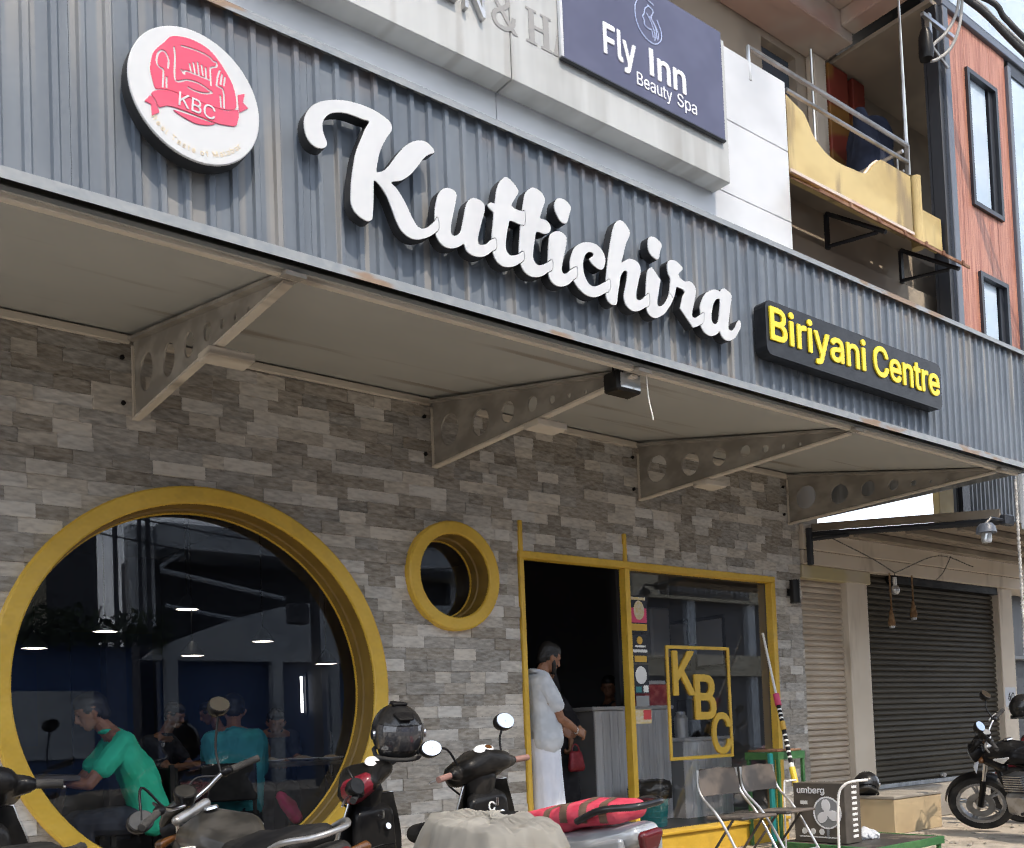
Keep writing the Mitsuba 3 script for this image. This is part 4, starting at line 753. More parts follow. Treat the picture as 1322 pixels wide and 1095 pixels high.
# man in white in the doorway, side on, looking down to the right
XF[0] = tr(-.20, -.31, -.015) @ tr(0, .36, 0) @ np.diag([.97, .84, 1, 1]) @ tr(0, -.36, 0)
k = thing('person', 'man in white shirt and long white wrap standing in the doorway, hands before him', 'person')
J = dict(head=A(5.64, .36, 1.745), look=A(1, -.3, -.42), hup=A(.22, 0, 1), neck=A(5.525, .36, 1.60), shl=A(5.46, .54, 1.545), shr=A(5.47, .19, 1.545), hpl=A(5.52, .46, 1.05), hpr=A(5.52, .27, 1.05),
         elr=A(5.565, .13, 1.255), wrr=A(5.765, .17, 1.155), hdr=A(.92, .12, -.30), pnr=A(-.1, .95, -.25), tsr=1, ell=A(5.57, .58, 1.27), wrl=A(5.77, .40, 1.16), hdl=A(.9, -.2, -.35), pnl=A(0, -.9, .3), tsl=-1, curl=.4)
person(k, J, beard=True, edge=.013)
tw = [hull([(5.505, .40, 1.575, .075), (5.505, .31, 1.575, .075), (5.445, .53, 1.53, .072), (5.455, .19, 1.53, .072)]), hull([(5.445, .50, 1.53, .085), (5.455, .22, 1.53, .085), (5.50, .45, 1.38, .115), (5.50, .27, 1.38, .115)]),
      hull([(5.50, .45, 1.38, .115), (5.50, .27, 1.38, .115), (5.515, .47, 1.16, .125), (5.515, .25, 1.16, .125)]), hull([(5.515, .47, 1.16, .125), (5.515, .25, 1.16, .125), (5.515, .48, 1.10, .13), (5.515, .24, 1.10, .13)])]
tw += chain([(5.455, .18, 1.53, .075), (5.505, .145, 1.42, .07), (5.53, .135, 1.365, .068)]) + chain([(5.45, .54, 1.53, .075), (5.52, .575, 1.38, .068)])
part(k, 'shirt', garment(tw, .016, 4, .017, 15, 3), 'm_shirt_white', smooth=True)
part(k, 'collar', tube([(5.505 + .075 * math.cos(a), .36 + .085 * math.sin(a), 1.625 - .02 * math.cos(a)) for a in np.linspace(0, 2 * PI, 20, endpoint=False)], .018, 8, True), 'm_shirt_white', smooth=True)
n_, mz = 72, 34; V = []
for i in range(mz):
    t = i / (mz - 1); z = 1.10 - t * 0.84; rx = .150 + .03 * t - .02 * math.sin(t * PI); ry = .185 + .055 * t
    for j in range(n_):
        a = 2 * PI * j / n_; fold = 1 + (.02 + .06 * t) * math.sin(5 * a + 2.6 * t + 1) * .7 + (.012 + .035 * t) * math.sin(11 * a + 1.7 + t) + .022 * t * math.sin(23 * a + 3 * t)
        V.append((5.52 + .03 * t + rx * fold * math.cos(a), .365 + ry * fold * math.sin(a), z))
Fq = [(i * n_ + j, (i + 1) * n_ + j, (i + 1) * n_ + (j + 1) % n_, i * n_ + (j + 1) % n_) for i in range(mz - 1) for j in range(n_)]
part(k, 'wrap', tm(V, [t_ for q in Fq for t_ in ((q[0], q[1], q[2]), (q[0], q[2], q[3]))]), 'm_white_cloth', smooth=True)
part(k, 'foot', [hull([(5.50, y, .225, .03), (5.72, y, .222, .022), (5.55, y, .28, .04)]) for y in (.27, .46)], 'm_skin', smooth=40)
part(k, 'watch', tube([(5.757 + .0 * a, .172 + .027 * math.cos(a), 1.158 + .027 * math.sin(a)) for a in np.linspace(0, 2 * PI, 14, endpoint=False)], .007, 6, True), 'm_steel', smooth=True)
XF[0] = None
# woman in black behind him
XF[0] = tr(-.06, .03, 0)
w = thing('person', 'woman in black beyond the man in white, carrying a red handbag', 'person')
J = dict(head=A(6.05, .95, 1.66), look=A(-.8, -.5, -.25), neck=A(6.13, .98, 1.49), shl=A(6.10, .82, 1.43), shr=A(6.22, 1.14, 1.43), hpl=A(6.15, .88, .98), hpr=A(6.2, 1.1, .98), ell=A(6.20, .74, 1.20), wrl=A(6.13, .70, 1.05), hdl=A(-.1, .0, -1), pnl=A(-.6, .8, 0), tsl=1, curl=.8, long=True)
person(w, J)
part(w, 'scarf', garment([hull([(6.09, .96, 1.70, .095), (6.12, .97, 1.62, .09)]), hull([(6.13, .98, 1.62, .09), (6.15, 1.0, 1.46, .11)])], .02, 4, .01), 'm_black_dress', smooth=True)
part(w, 'dress', garment([hull([(6.11, .84, 1.42, .075), (6.21, 1.12, 1.42, .075), (6.15, .92, 1.2, .12), (6.19, 1.05, 1.2, .12)]), hull([(6.15, .92, 1.2, .12), (6.19, 1.05, 1.2, .12), (6.17, .9, .9, .15), (6.2, 1.08, .9, .15)]), hull([(6.17, .9, .9, .15), (6.2, 1.08, .9, .15), (6.18, .9, .55, .17), (6.2, 1.1, .55, .17)])] + chain([(6.11, .83, 1.42, .07), (6.2, .74, 1.22, .062), (6.16, .71, 1.10, .058)]), .022, 5, .012), 'm_black_dress', smooth=True)
part(w, 'trousers', garment([hull([(6.17, .93, .55, .1), (6.19, 1.07, .55, .1), (6.17, .93, .28, .08), (6.19, 1.07, .28, .08)])], .03, 3), 'm_white_cloth', smooth=True)
hb = thing('handbag', 'red handbag held by the woman in black', 'handbag')
part(hb, 'bag', skin([hull([(6.07, .64, .80, .035), (6.21, .66, .80, .035), (6.08, .64, .93, .025), (6.19, .66, .93, .025)])], .02, 3), 'm_maroon_bag', smooth=True)
part(hb, 'strap', tube([(6.09 + .045 * (1 - math.cos(a)), .65, .94 + .075 * math.sin(a)) for a in np.linspace(0, PI, 10)], .007, 6), 'm_maroon_bag')
XF[0] = None
# seated diners behind the round window
def seated(label, sx, sy, face, shirt, lean=0.12, head_z=1.36, elbow=None, bare=True, beard=False, back_view=False, seat_z=.62, arm_out=.16):
    k = thing('person', label, 'person', None)
    f = A(math.cos(face), math.sin(face), 0); s = A(-math.sin(face), math.cos(face), 0); b = A(sx, sy, seat_z + .06); ch = b + f * lean + A(0, 0, .50)
    hd = ch + f * .16 + A(0, 0, head_z - ch[2])
    J = dict(head=hd, look=f + A(0, 0, -.35), hup=f * .3 + A(0, 0, 1), neck=ch + f * .045 + A(0, 0, .06), shl=ch + s * .175, shr=ch - s * .175, hpl=b + s * .09, hpr=b - s * .09)
    for sd, g in (('l', 1), ('r', -1)):
        J['el' + sd] = ch + f * .21 + s * g * .20 + A(0, 0, -.25); J['wr' + sd] = ch + f * .40 + s * g * arm_out * .5 + A(0, 0, -.22)
        J['hd' + sd] = f - s * g * .4 + A(0, 0, -.1); J['pn' + sd] = A(0, 0, -1) - s * g * .6; J['ts' + sd] = -g
        J['kn' + sd] = b + f * .44 + s * g * .12; J['an' + sd] = b + f * .40 + s * g * .12 + A(0, 0, -.40); J['foot' + sd] = f * .2
    person(k, J, beard=beard)
    t = [hull([(*(ch + s * .165), .075), (*(ch - s * .165), .075), (*(b * .45 + ch * .55 + s * .115 - f * .03), .11), (*(b * .45 + ch * .55 - s * .115 - f * .03), .11)]), hull([(*(b * .45 + ch * .55 + s * .115 - f * .03), .11), (*(b * .45 + ch * .55 - s * .115 - f * .03), .11), (*(b + s * .1 - A(0, 0, .0)), .115), (*(b - s * .1 - A(0, 0, .0)), .115)])]
    t.append(hull([(*(ch + A(0, 0, .035)), .062), (*(ch + s * .15), .06), (*(ch - s * .15), .06)]))
    for sd in 'lr':
        sh, e = J['sh' + sd], J['el' + sd]; t += chain([(*sh, .076), (*(sh * .7 + e * .3), .072), (*(sh * .40 + e * .60), .069)])
        if not bare: t += chain([(*(sh * .4 + e * .6), .066), (*e, .06), (*(e * .35 + J['wr' + sd] * .65), .05)])
    part(k, 'shirt', garment(t, .016, 4, .019, 12, 5), shirt, smooth=True)
    part(k, 'collar', tube([tuple(J['neck'] + (f * math.cos(a) + s * math.sin(a)) * .066 + A(0, 0, .012)) for a in np.linspace(0, 2 * PI, 18, endpoint=False)], .016, 8, True), shirt, smooth=True)
    g_ = [hull([(*J['hp' + sd], .1), (*J['kn' + sd], .075)]) for sd in 'lr'] + [hull([(*J['kn' + sd], .075), (*J['an' + sd], .055)]) for sd in 'lr'] + [hull([(*J['hpl'], .105), (*J['hpr'], .105)])]
    part(k, 'trousers', garment(g_, .03, 4), 'm_jeans', smooth=True)
    return k
def chair_in(label, x, y, face, z=.2):
    k = thing('plastic_chair', label, 'chair'); M = tr(x, y, z) @ rotm((0, 0, 1), math.degrees(face))
    part(k, 'seat', xf(bb(-.2, .22, -.21, .21, .40, .43, .01), M), 'm_black_matt')
    part(k, 'backrest', xf(bb(-.23, -.205, -.20, .20, .52, .80, .01), M), 'm_black_matt')
    for a in (-.19, .19):
        for b in (-.18, .18): part(k, 'leg', xf(bb(a - .015, a + .015, b - .015, b + .015, 0, .40 if a > 0 else .82), M), 'm_black_matt')
def table_in(label, x0, x1, y0, y1, z=.98):
    k = thing('dining_table', label, 'table')
    part(k, 'tabletop', bb(x0, x1, y0, y1, z - .035, z, .004), 'm_wood_dark')
    for a in (x0 + .08, x1 - .08):
        part(k, 'leg', [tube([(a, y0 + .08, .2), (a, y1 - .08, z - .04)], .028, 6), tube([(a, y1 - .08, .2), (a, y0 + .08, z - .04)], .028, 6)], 'm_wood_dark')
seated('man in a green shirt seated behind the big round window, back bent over his table', 2.19, .50, PI * .96, 'm_green_shirt', lean=.19, head_z=1.37)
chair_in('black plastic chair under the man in the green shirt', 2.12, .62, PI)
table_in('dining table before the man in the green shirt', .9, 1.72, .35, 1.1, .99)
seated('person in a teal shirt seated inside, back turned to the round window', 3.08, 1.25, 1.15, 'm_teal_shirt', lean=.10, head_z=1.40, bare=False)
chair_in('black plastic chair under the person in the teal shirt', 3.02, 1.2, 1.15)
table_in('dining table with plates before the person in the teal shirt', 3.25, 4.35, 1.45, 2.15, .97)
seated('diner facing the window across the table from the teal shirt', 4.36, 3.3, -1.9, 'm_jeans', lean=.10, head_z=1.33)
seated('diner with pale shirt at the far right edge of the round window', 4.82, 3.4, -2.3, 'm_grey', lean=.08, head_z=1.42)
seated('diner in a dark red shirt deep inside, beyond the teal shirt', 4.1, 3.6, 2.6, 'm_maroon', lean=.10, head_z=1.45)
seated('diner in dark clothes deep inside, between the green and the teal shirt', 3.2, 3.5, -.9, 'm_jeans', lean=.1, head_z=1.42)
single('magenta_bag', 'magenta bag hanging beside the person in the teal shirt', 'bag', garment([hull([(3.24, .78, .74, .045), (3.31, .8, .66, .055), (3.35, .78, .57, .05)])], .02, 4, .015), 'm_magenta', smooth=True)
for i, (x, y, rr) in enumerate(((3.55, 1.65, .13), (3.9, 1.75, .14), (1.35, .6, .13), (4.1, 1.62, .11))):
    lab = ('plate of rice nearest the teal shirt', 'plate of rice in the middle of the inner table', 'plate on the table of the man in the green shirt', 'plate of rice at the right end of the inner table')[i]
    pz = .991 if i == 2 else .971
    pk = thing('plate', lab, 'plate'); part(pk, 'dish', lathe([(0, 0), (rr * .6, 0), (rr, .02), (rr, .025), (rr * .6, .008), (0, .008)], 24, (x, y, pz)), 'm_print_white', smooth=30)
    part(pk, 'rice', ell((x, y, pz + .012), (rr * .62, rr * .62, .035), 10), 'm_food', smooth=True)
single('water_jug', 'dark jug on the inner table', 'jug', lathe([(0, 0), (.05, 0), (.055, .12), (.035, .18), (.04, .2), (0, .2)], 16, (3.62, 1.9, .971)), 'm_brown_husk', smooth=30)
for i, (x, y, z, lab) in enumerate(((3.4, 3.0, 2.40, 'highest pendant lamp seen through the round window'), (2.66, 3.0, 2.17, 'pendant lamp left of the highest one'), (2.08, 3.0, 2.01, 'leftmost pendant lamp in the round window'), (4.14, 3.0, 2.12, 'pendant lamp right of the highest one'), (3.44, 3.0, 1.97, 'pendant lamp below the highest one'), (4.5, 2.4, 1.86, 'rightmost pendant lamp in the round window'))):
    k = thing('pendant_lamp', lab, 'lamp', 'pendant lamps in the dining room')
    part(k, 'shade', lathe([(.012, .14), (.03, .13), (.11, .012), (.11, 0), (.106, 0), (.027, .125), (.01, .132), (.012, .14)], 20, (x, y, z)), 'm_frame_dark', smooth=30)
    part(k, 'cord', tube([(x, y, z + .135), (x, y, 3.6)], .005, 5), 'm_black')
    part(k, 'diffuser', lathe([(0, -.004), (.1, -.004), (.1, .004), (0, .004)], 20, (x, y, z + .006)), 'm_lampshade', emitter=lamp(1.0, 0.9, 0.72))
kk = thing('tube_lamp', 'upright white tube lamp on the inner wall behind the diners', 'lamp')
part(kk, 'base', bb(4.53, 4.548, 2.90, 2.96, 1.38, 1.82), 'm_frame_dark')
part(kk, 'tube', tube([(4.50, 2.93, 1.42), (4.50, 2.93, 1.78)], .014, 8), 'm_lampshade', emitter=lamp(0.7, 0.7, 0.7))
# counter area behind the shop window
ct = thing('service_counter', 'grey wood plank service counter inside the entrance', 'counter')
for i in range(10):
    x0 = 6.62 + i * .106; part(ct, 'plank', bb(x0 + .002, x0 + .104, 1.0, 1.02, .2, 1.32, .003), 'm_plank')
part(ct, 'top', bb(6.58, 7.72, .97, 1.6, 1.322, 1.36, .005), 'm_countertop')
part(ct, 'body', bb(6.63, 7.66, 1.021, 1.5, .2, 1.32), 'm_grey')
cl = thing('cash_counter', 'lower grey plank counter behind the KBC letters', 'counter')
for i in range(7):
    x0 = 7.68 + i * .106; part(cl, 'plank', bb(x0 + .002, x0 + .104, .82, .84, .2, .98, .003), 'm_plank')
part(cl, 'top', bb(7.66, 8.43, .79, 1.5, .982, 1.02, .005), 'm_countertop')
part(cl, 'body', bb(7.69, 8.42, .841, 1.45, .2, .98), 'm_grey')
single('red_box', 'red box on the plank counter behind the stickers', 'box', [bb(7.40, 7.74, 1.06, 1.3, 1.361, 1.58, .005)], 'm_redbox')
part('red_box', 'lid', bb(7.42, 7.72, 1.07, 1.29, 1.581, 1.62, .004), 'm_paper')
single('glass_jar', 'clear jar standing on the lower counter', 'jar', lathe([(0, 0), (.07, 0), (.075, .2), (.05, .24), (.05, .27), (0, .27)], 20, (7.85, 1.0, 1.021)), 'm_lens', smooth=30)
single('till', 'dark till on the lower counter', 'till', [bb(8.0, 8.36, .95, 1.3, 1.021, 1.2, .02), bb(8.05, 8.3, 1.2, 1.24, 1.2, 1.42, .01)], 'm_black_matt')
part(RB, 'partition', bb(7.6, 8.44, 1.62, 1.7, .2, 3.6), 'm_room_pale')
single('wall_cabinet', 'pale wall cabinet behind the upper edge of the KBC letters', 'cabinet', bb(7.95, 8.25, 1.45, 1.615, 1.9, 2.45, .02), 'm_grey')
for i, x in enumerate((8.42, 8.84)):
    pass
for i, (y0, lab) in enumerate(((1.35, 'left framed notice on the side wall behind the shop window'), (.85, 'right framed notice on the side wall behind the shop window'))):
    k = thing('framed_notice', lab, 'notice'); part(k, 'frame', bb(8.43, 8.447, y0, y0 + .42, 1.75, 2.32), 'm_black'); part(k, 'sheet', bb(8.427, 8.4295, y0 + .03, y0 + .39, 1.79, 2.28), 'm_grey')
k = thing('person', 'man half hidden behind the plank counter in the dark doorway', 'person')
person(k, dict(head=A(7.75, 1.95, 1.60), look=A(-.9, -.6, -.15), neck=A(7.80, 2.0, 1.44), shl=A(7.72, 1.84, 1.38), shr=A(7.88, 2.16, 1.38), hpl=A(7.76, 1.92, .95), hpr=A(7.86, 2.1, .95)))
part(k, 'shirt', garment([hull([(7.74, 1.86, 1.36, .085), (7.88, 2.14, 1.36, .085), (7.78, 1.95, 1.0, .14), (7.85, 2.07, 1.0, .14)])], .03, 4), 'm_jeans', smooth=True)
b = thing('waste_bin', 'teal mesh waste bin with a black bag inside the shop window', 'bin')
part(b, 'basket', lathe([(0, 0), (.15, 0), (.18, .34), (.172, .34), (.145, .01), (0, .01)], 28, (6.95, .62, .2)), 'm_teal_plastic', smooth=30)
for i in range(6): part(b, 'rib', lathe([(.152 + .005 * i, .03 + .053 * i), (.158 + .005 * i, .035 + .053 * i), (.153 + .005 * i, .045 + .053 * i)], 28, (6.95, .62, .2)), 'm_teal_plastic')
bg = lathe([(0, .36), (.08, .42), (.15, .44), (.20, .42), (.215, .36), (.21, .27), (.185, .26)], 40, (6.95, .62, .2)); bg.vertices += (meshkit.fbm(bg.vertices * 16, 3)[:, None] - .5) * .05
part(b, 'bag', bg, 'm_black_gloss', smooth=True)
# ---------------------------------------------------------------- things outside the restaurant
def fold_chair(label, x, y, rot):
    k = thing('folding_chair', label, 'chair'); XF[0] = tr(x, y, 0) @ rotm((0, 0, 1), rot)
    nb_ = 14; ys = np.linspace(-.232, .232, nb_); V = []
    for off in (0, .004):
        for z in (.60, .66, .735, .79, .805):
            w = 1.0 if z < .78 else (.93 if z < .80 else .82)
            for yy in ys: V.append((-.16 - .17 * (z - .6) - .04 * (1 - (yy / .232) ** 2) + off, yy * w, z + (0.006 * math.sin(yy * 19) if off == 0 else 0)))
    n1 = 5 * nb_; F = []
    for i in range(4):
        for j in range(nb_ - 1):
            a, b, c, d = i * nb_ + j, i * nb_ + j + 1, (i + 1) * nb_ + j + 1, (i + 1) * nb_ + j
            F += [(a, c, b), (a, d, c), (n1 + a, n1 + b, n1 + c), (n1 + a, n1 + c, n1 + d)]
    part(k, 'backrest', tm(V, F), 'm_chair', smooth=True, label='dented metal backrest')
    part(k, 'seat', [man(hull([(-.15, .175, .435, .012), (-.15, -.175, .435, .012), (.19, .195, .445, .012), (.19, -.195, .445, .012)]))], 'm_chair', smooth=30)
    for s in (1, -1):
        part(k, 'leg', tube(smooth_path([(-.195, .222 * s, .80), (-.165, .236 * s, .62), (.02, .225 * s, .42), (.27, .225 * s, .01)], 4), .011, 8), 'm_steel', smooth=40)
        part(k, 'leg', tube([(.10, .18 * s, .44), (-.24, .185 * s, .01)], .010, 8), 'm_chair', smooth=40)
        part(k, 'rubber_foot', cyl((.265, .21 * s, 0), (.26, .21 * s, .04), .015), 'm_rubber')
    part(k, 'crossbar', [tube([(-.16, -.18, .12), (-.16, .18, .12)], .008, 6), tube([(.2, -.205, .14), (.2, .205, .14)], .008, 6)], 'm_steel')
    XF[0] = None
fold_chair('dented grey folding chair left of its twin, before the shop window', 6.06, -1.16, -90)
fold_chair('dented grey folding chair right of its twin, next to the striped pole', 6.60, -1.13, -86)
k = thing('striped_pole', 'long pole with pink, black and yellow bands leaning at the yellow shop window frame', 'pole')
pa, pb = A(7.877, -.075, 2.003), A(7.452, -.794, .01)
seg = [(0, .30, 'm_white_rod', .012), (.30, .355, 'm_tape_pink', .03), (.355, .43, 'm_black_matt', .02), (.43, .47, 'm_sticker_gold', .027), (.47, .62, 'm_black_matt', .02), (.62, .64, 'm_white_rod', .024), (.64, .73, 'm_tape_yellow', .029), (.73, .755, 'm_grey', .026), (.755, .83, 'm_tape_yellow', .029), (.83, .87, 'm_sticker_gold', .022), (.87, 1.0, 'm_white_rod', .016)]
for a, b, m_, r_ in seg:
    p_, q_ = pa + (pb - pa) * (a + .0005), pa + (pb - pa) * (b - .0005); part(k, 'band', cyl(p_, q_, r_, 12), m_, smooth=40)
for t_ in (.37, .39, .41, .49, .515, .54, .565, .59): part(k, 'ring', cyl(pa + (pb - pa) * t_, pa + (pb - pa) * (t_ + .008), .0212, 12), 'm_white_rod', smooth=40)
k = thing('carton', 'dark printed carton with a picture of a white fan', 'carton')
part(k, 'box', bb(7.2, 7.42, -1.33, -.83, .125, .62, .004), 'm_carton')
def on_left(poly, t0=7.1985, t=0.0025): return pyz(poly, t0 - t, t0)
yc, zc = -1.16, .375
part(k, 'fan_print', on_left(Point(yc, zc).buffer(.135, 16).difference(Point(yc, zc).buffer(.122, 16))), 'm_print_white', label='printed fan guard ring')
part(k, 'fan_print', on_left(Point(yc, zc).buffer(.121, 16), 7.1995, .002), 'm_grey')
part(k, 'fan_print', on_left(unary_union([Point(yc, zc).buffer(.028)] + [affinity.rotate(affinity.scale(Point(yc + .062, zc).buffer(1), .052, .042), a, origin=(yc, zc)) for a in (80, 200, 320)]), 7.197), 'm_print_white', label='printed fan blades')
part(k, 'fan_print', on_left(sbox(yc - .012, .16, yc + .012, .24)), 'm_grey')
tx = meshkit.text_mesh('umberg', .052, .002, True); v = tx.vertices.copy(); v[:, 0] -= v[:, 0].min(); s_ = .27 / v[:, 0].max(); tx.vertices = np.stack([7.198 - v[:, 2], -.87 - v[:, 0] * s_, .535 + v[:, 1]], 1); tx.invert() if tx.volume < 0 else None
part(k, 'lettering', tx, 'm_print_white', label='white print along the top')
part(k, 'badge', [on_left(Point(-.93 - .085 * i, .215).buffer(.026, 8)) for i in range(3)] + [on_left(sbox(-.97, .44, -.9, .47)), on_left(sbox(-1.25, .165, -.88, .175))], 'm_sticker_white')
part(k, 'strip_print', [bb(7.30, 7.37, -1.3325, -1.3302, z_, z_ + .022) for z_ in np.arange(.17, .6, .045)], 'm_sticker_white')
k = thing('low_table', 'low green edged table under the carton', 'table')
part(k, 'board', bb(7.12, 8.12, -1.62, -.72, .085, .118, .004), 'm_chair')
part(k, 'rim', [bb(7.09, 7.118, -1.65, -.70, .06, .122, .003), bb(8.122, 8.15, -1.65, -.70, .06, .122, .003), bb(7.12, 8.12, -1.65, -1.622, .06, .122, .003)], 'm_green_paint')
for x in (7.12, 8.1):
    for y in (-1.62, -.76): part(k, 'leg', bb(x - .015, x + .015, y - .015, y + .015, 0, .06), 'm_green_paint')
k = thing('green_stand', 'tall green steel stand between the brick column and the carton', 'stand')
part(k, 'board', bb(7.56, 7.92, -.42, -.08, .872, .89, .003), 'm_rust')
part(k, 'top_frame', [bb(7.54, 7.94, -.44, -.425, .80, .87), bb(7.54, 7.555, -.424, -.06, .80, .87), bb(7.925, 7.94, -.424, -.06, .80, .87)], 'm_green_paint')
for x in (7.545, 7.91):
    for y in (-.435, -.1): part(k, 'leg', bb(x, x + .03, y, y + .03, 0, .80, .003), 'm_green_paint')
part(k, 'shelf', bb(7.576, 7.909, -.404, -.11, .30, .315), 'm_green_paint')
single('teal_board', 'narrow teal board standing upright at the left leg of the green stand', 'board', bb(7.47, 7.52, -.40, -.37, 0, .86, .004), 'm_teal_plastic')
k = thing('wire_hook_stand', 'white bent wire rod standing before the carton', 'rod')
part(k, 'rod', tube(smooth_path([(7.18, -1.56, .655), (7.08, -1.51, .65), (7.02, -1.45, .62), (7.005, -1.40, .5), (7.0, -1.385, .01)], 5), .011, 8), 'm_white_rod', smooth=40)
part(k, 'rod', tube(smooth_path([(6.95, -1.05, .66), (6.87, -1.02, .655), (6.85, -1.0, .6), (6.85, -.99, .01)], 5), .008, 8), 'm_white_rod', smooth=40)
def helmet(key, M, visor=True, peak=True):
    XF[0] = M
    s = trimesh.creation.icosphere(subdivisions=4); v = s.vertices
    v[:, 0] *= .145; v[:, 1] *= .122; v[:, 2] *= .135
    front = (v[:, 0] > .03) & (v[:, 2] < .045) & (v[:, 2] > -.07) & (np.abs(v[:, 1]) < .105)
    low = v[:, 2] < -.085; v[low, 2] = -.085 - .02 * (v[low, 0] > 0) + (v[low, 2] + .085) * .1
    v[front] *= .93; s.vertices = v
    part(key, 'shell', s, 'm_black_gloss', smooth=True)
    if visor:
        V, F = [], []
        for i in range(9):
            z = -.068 + .118 * i / 8
            for j in range(17):
                a = math.radians(-72 + 144 * j / 16); q = math.sqrt(max(0, 1 - (z / .15) ** 2)); V.append((.15 * q * math.cos(a), .127 * q * math.sin(a), z))
        for i in range(8):
            for j in range(16): a = i * 17 + j; F += [(a, a + 1, a + 18), (a, a + 18, a + 17)]
        part(key, 'visor', tm(V, F), 'm_visor' if visor == 2 else 'm_black_gloss', smooth=True)
    part(key, 'rim', tube([(.128 * math.cos(a), .108 * math.sin(a), -.092 - .018 * (math.cos(a) > 0)) for a in np.linspace(0, 2 * PI, 30, endpoint=False)], .011, 6, True), 'm_rubber', smooth=True)
    if peak:
        part(key, 'peak', [hull([(-.06, 0, .125, .012), (.03, .03, .138, .008), (.03, -.03, .138, .008), (-.10, 0, .12, .014)]), hull([(.09, .04, .10, .01), (.09, -.04, .10, .01), (.14, .03, .085, .006), (.14, -.03, .085, .006)])], 'm_black_matt', smooth=40)
    for s_ in (1, -1): part(key, 'pivot', cyl((0.02, s_ * .112, -.005), (.02, s_ * .131, -.005), .024, 14), 'm_chrome', smooth=40)
    XF[0] = None
h = thing('helmet', 'black full face helmet lying on the tan step by the plastered pillar', 'helmet')
helmet(h, tr(9.06, -.36, .475) @ rotm((0, 0, 1), -150) @ rotm((0, 1, 0), -35), True, False)
# lights and small fittings
k = thing('floodlight', 'black floodlight at the tip of the second canopy bracket', 'floodlight')
part(k, 'case', bb(4.06, 4.26, -2.06, -1.94, 3.10, 3.215, .01), 'm_black')
part(k, 'glass', bb(4.085, 4.245, -2.065, -2.0605, 3.115, 3.20), 'm_lens')
part(k, 'yoke', tube([(4.06, -2.03, 3.18), (4.06, -2.03, 3.26), (4.27, -2.03, 3.26), (4.27, -2.03, 3.18)], .008, 6), 'm_black')
single('loose_wire', 'loose white wire dangling from the canopy edge by the floodlight', 'wire', tube(smooth_path([(4.24, -2.12, 3.19), (4.25, -2.12, 3.06), (4.265, -2.13, 2.96), (4.27, -2.13, 2.93)], 5), .004, 6), 'm_white_rod')
k = thing('wall_lamp', 'small black tube lamp on the brick column by the tan shutter', 'lamp')
part(k, 'body', cyl((8.40, -.09, 2.32), (8.40, -.09, 2.55), .05, 18), 'm_black', smooth=40); part(k, 'arm', bb(8.37, 8.43, -.06, -.02, 2.40, 2.47), 'm_black')
k = thing('security_lamp', 'grey dome lamp hanging at the outer corner of the black awning', 'lamp')
part(k, 'dome', lathe([(0, .13), (.05, .13), (.075, .10), (.085, .05), (.08, .045), (0, .06)], 20, (8.50, -1.98, 2.64)), 'm_frame_blue', smooth=30)
part(k, 'bulb', lathe([(0, .06), (.042, .06), (.044, .0), (.036, -.025), (0, -.03)], 20, (8.50, -1.98, 2.63)), 'm_lens', smooth=30)
part(k, 'arm', tube([(8.50, -1.98, 2.77), (8.55, -2.0, 2.82), (8.74, -2.01, 2.82)], .014, 6), 'm_frame_dark')
for lab, x, zt, zb in (('rope with husk pots hanging before the dark shutter, the longer one', 10.12, 2.74, 2.15), ('rope with a husk pot hanging before the dark shutter, the shorter one', 10.58, 2.74, 2.26)):
    k = thing('hanging_pot', lab, 'hanging pot')
    part(k, 'rope', tube([(x, -.1, zt), (x + .01, -.1, zb + .08)], .01, 6), 'm_brown_husk')
    part(k, 'pot', lathe([(0, 0), (.035, 0), (.042, .04), (.026, .11), (.014, .18), (0, .24)], 14, (x, -.1, zb)), 'm_brown_husk', smooth=30)
    part(k, 'cap', lathe([(0, -.025), (.03, -.025), (.034, -.001), (0, -.001)], 14, (x, -.1, zb)), 'm_lens', smooth=30)
k = thing('bare_bulb', 'pale bulb on a cord over the longer hanging rope', 'bulb')
part(k, 'holder', cyl((10.19, -.12, 2.60), (10.19, -.12, 2.69), .022, 10), 'm_white_rod'); part(k, 'bulb', ell((10.19, -.12, 2.55), (.05, .05, .055), 10), 'm_lens', smooth=True); part(k, 'cord', tube([(10.19, -.12, 2.69), (10.19, -.12, 2.745)], .004, 5), 'm_cable')
rp = smooth_path([(8.545, -2.227, 3.1), (8.555, -2.222, 2.7), (8.565, -2.218, 2.4), (8.578, -2.212, 2.05), (8.60, -2.2, 1.6)], 14)
single('hanging_rope', 'white twisted rope hanging under the canopy end at the right edge', 'rope', [tube(np.stack([rp[:, 0] + .007 * np.cos(rp[:, 2] * 90 + a), rp[:, 1] + .007 * np.sin(rp[:, 2] * 90 + a), rp[:, 2]], 1), .009, 6) for a in (0, PI)], 'm_rope', smooth=True)
# service cables at the top right corner
k = thing('service_cable', 'thick black street cable crossing the top right corner, upper one', 'cable'); add(k, tube(smooth_path([(7.5, -1.5, 7.6), (8.127, -2.338, 7.03), (8.3, -2.47, 6.83), (8.438, -2.567, 6.65), (9.2, -3.0, 5.9)], 6), .022, 8), 'm_cable', smooth=True)
k = thing('service_cable', 'thick black street cable crossing the top right corner, lower one', 'cable'); add(k, tube(smooth_path([(7.4, -1.8, 7.7), (8.008, -2.244, 7.06), (8.191, -2.381, 6.862), (8.437, -2.56, 6.53), (9.2, -3.05, 5.7)], 6), .026, 8), 'm_cable', smooth=True)
single('grey_cable', 'thin grey cable running between the two black street cables', 'cable', tube(smooth_path([(7.5, -1.7, 7.6), (8.07, -2.29, 7.03), (8.25, -2.42, 6.83), (8.438, -2.564, 6.59), (9.2, -3.02, 5.8)], 6), .010, 6), 'm_cable_grey', smooth=True)
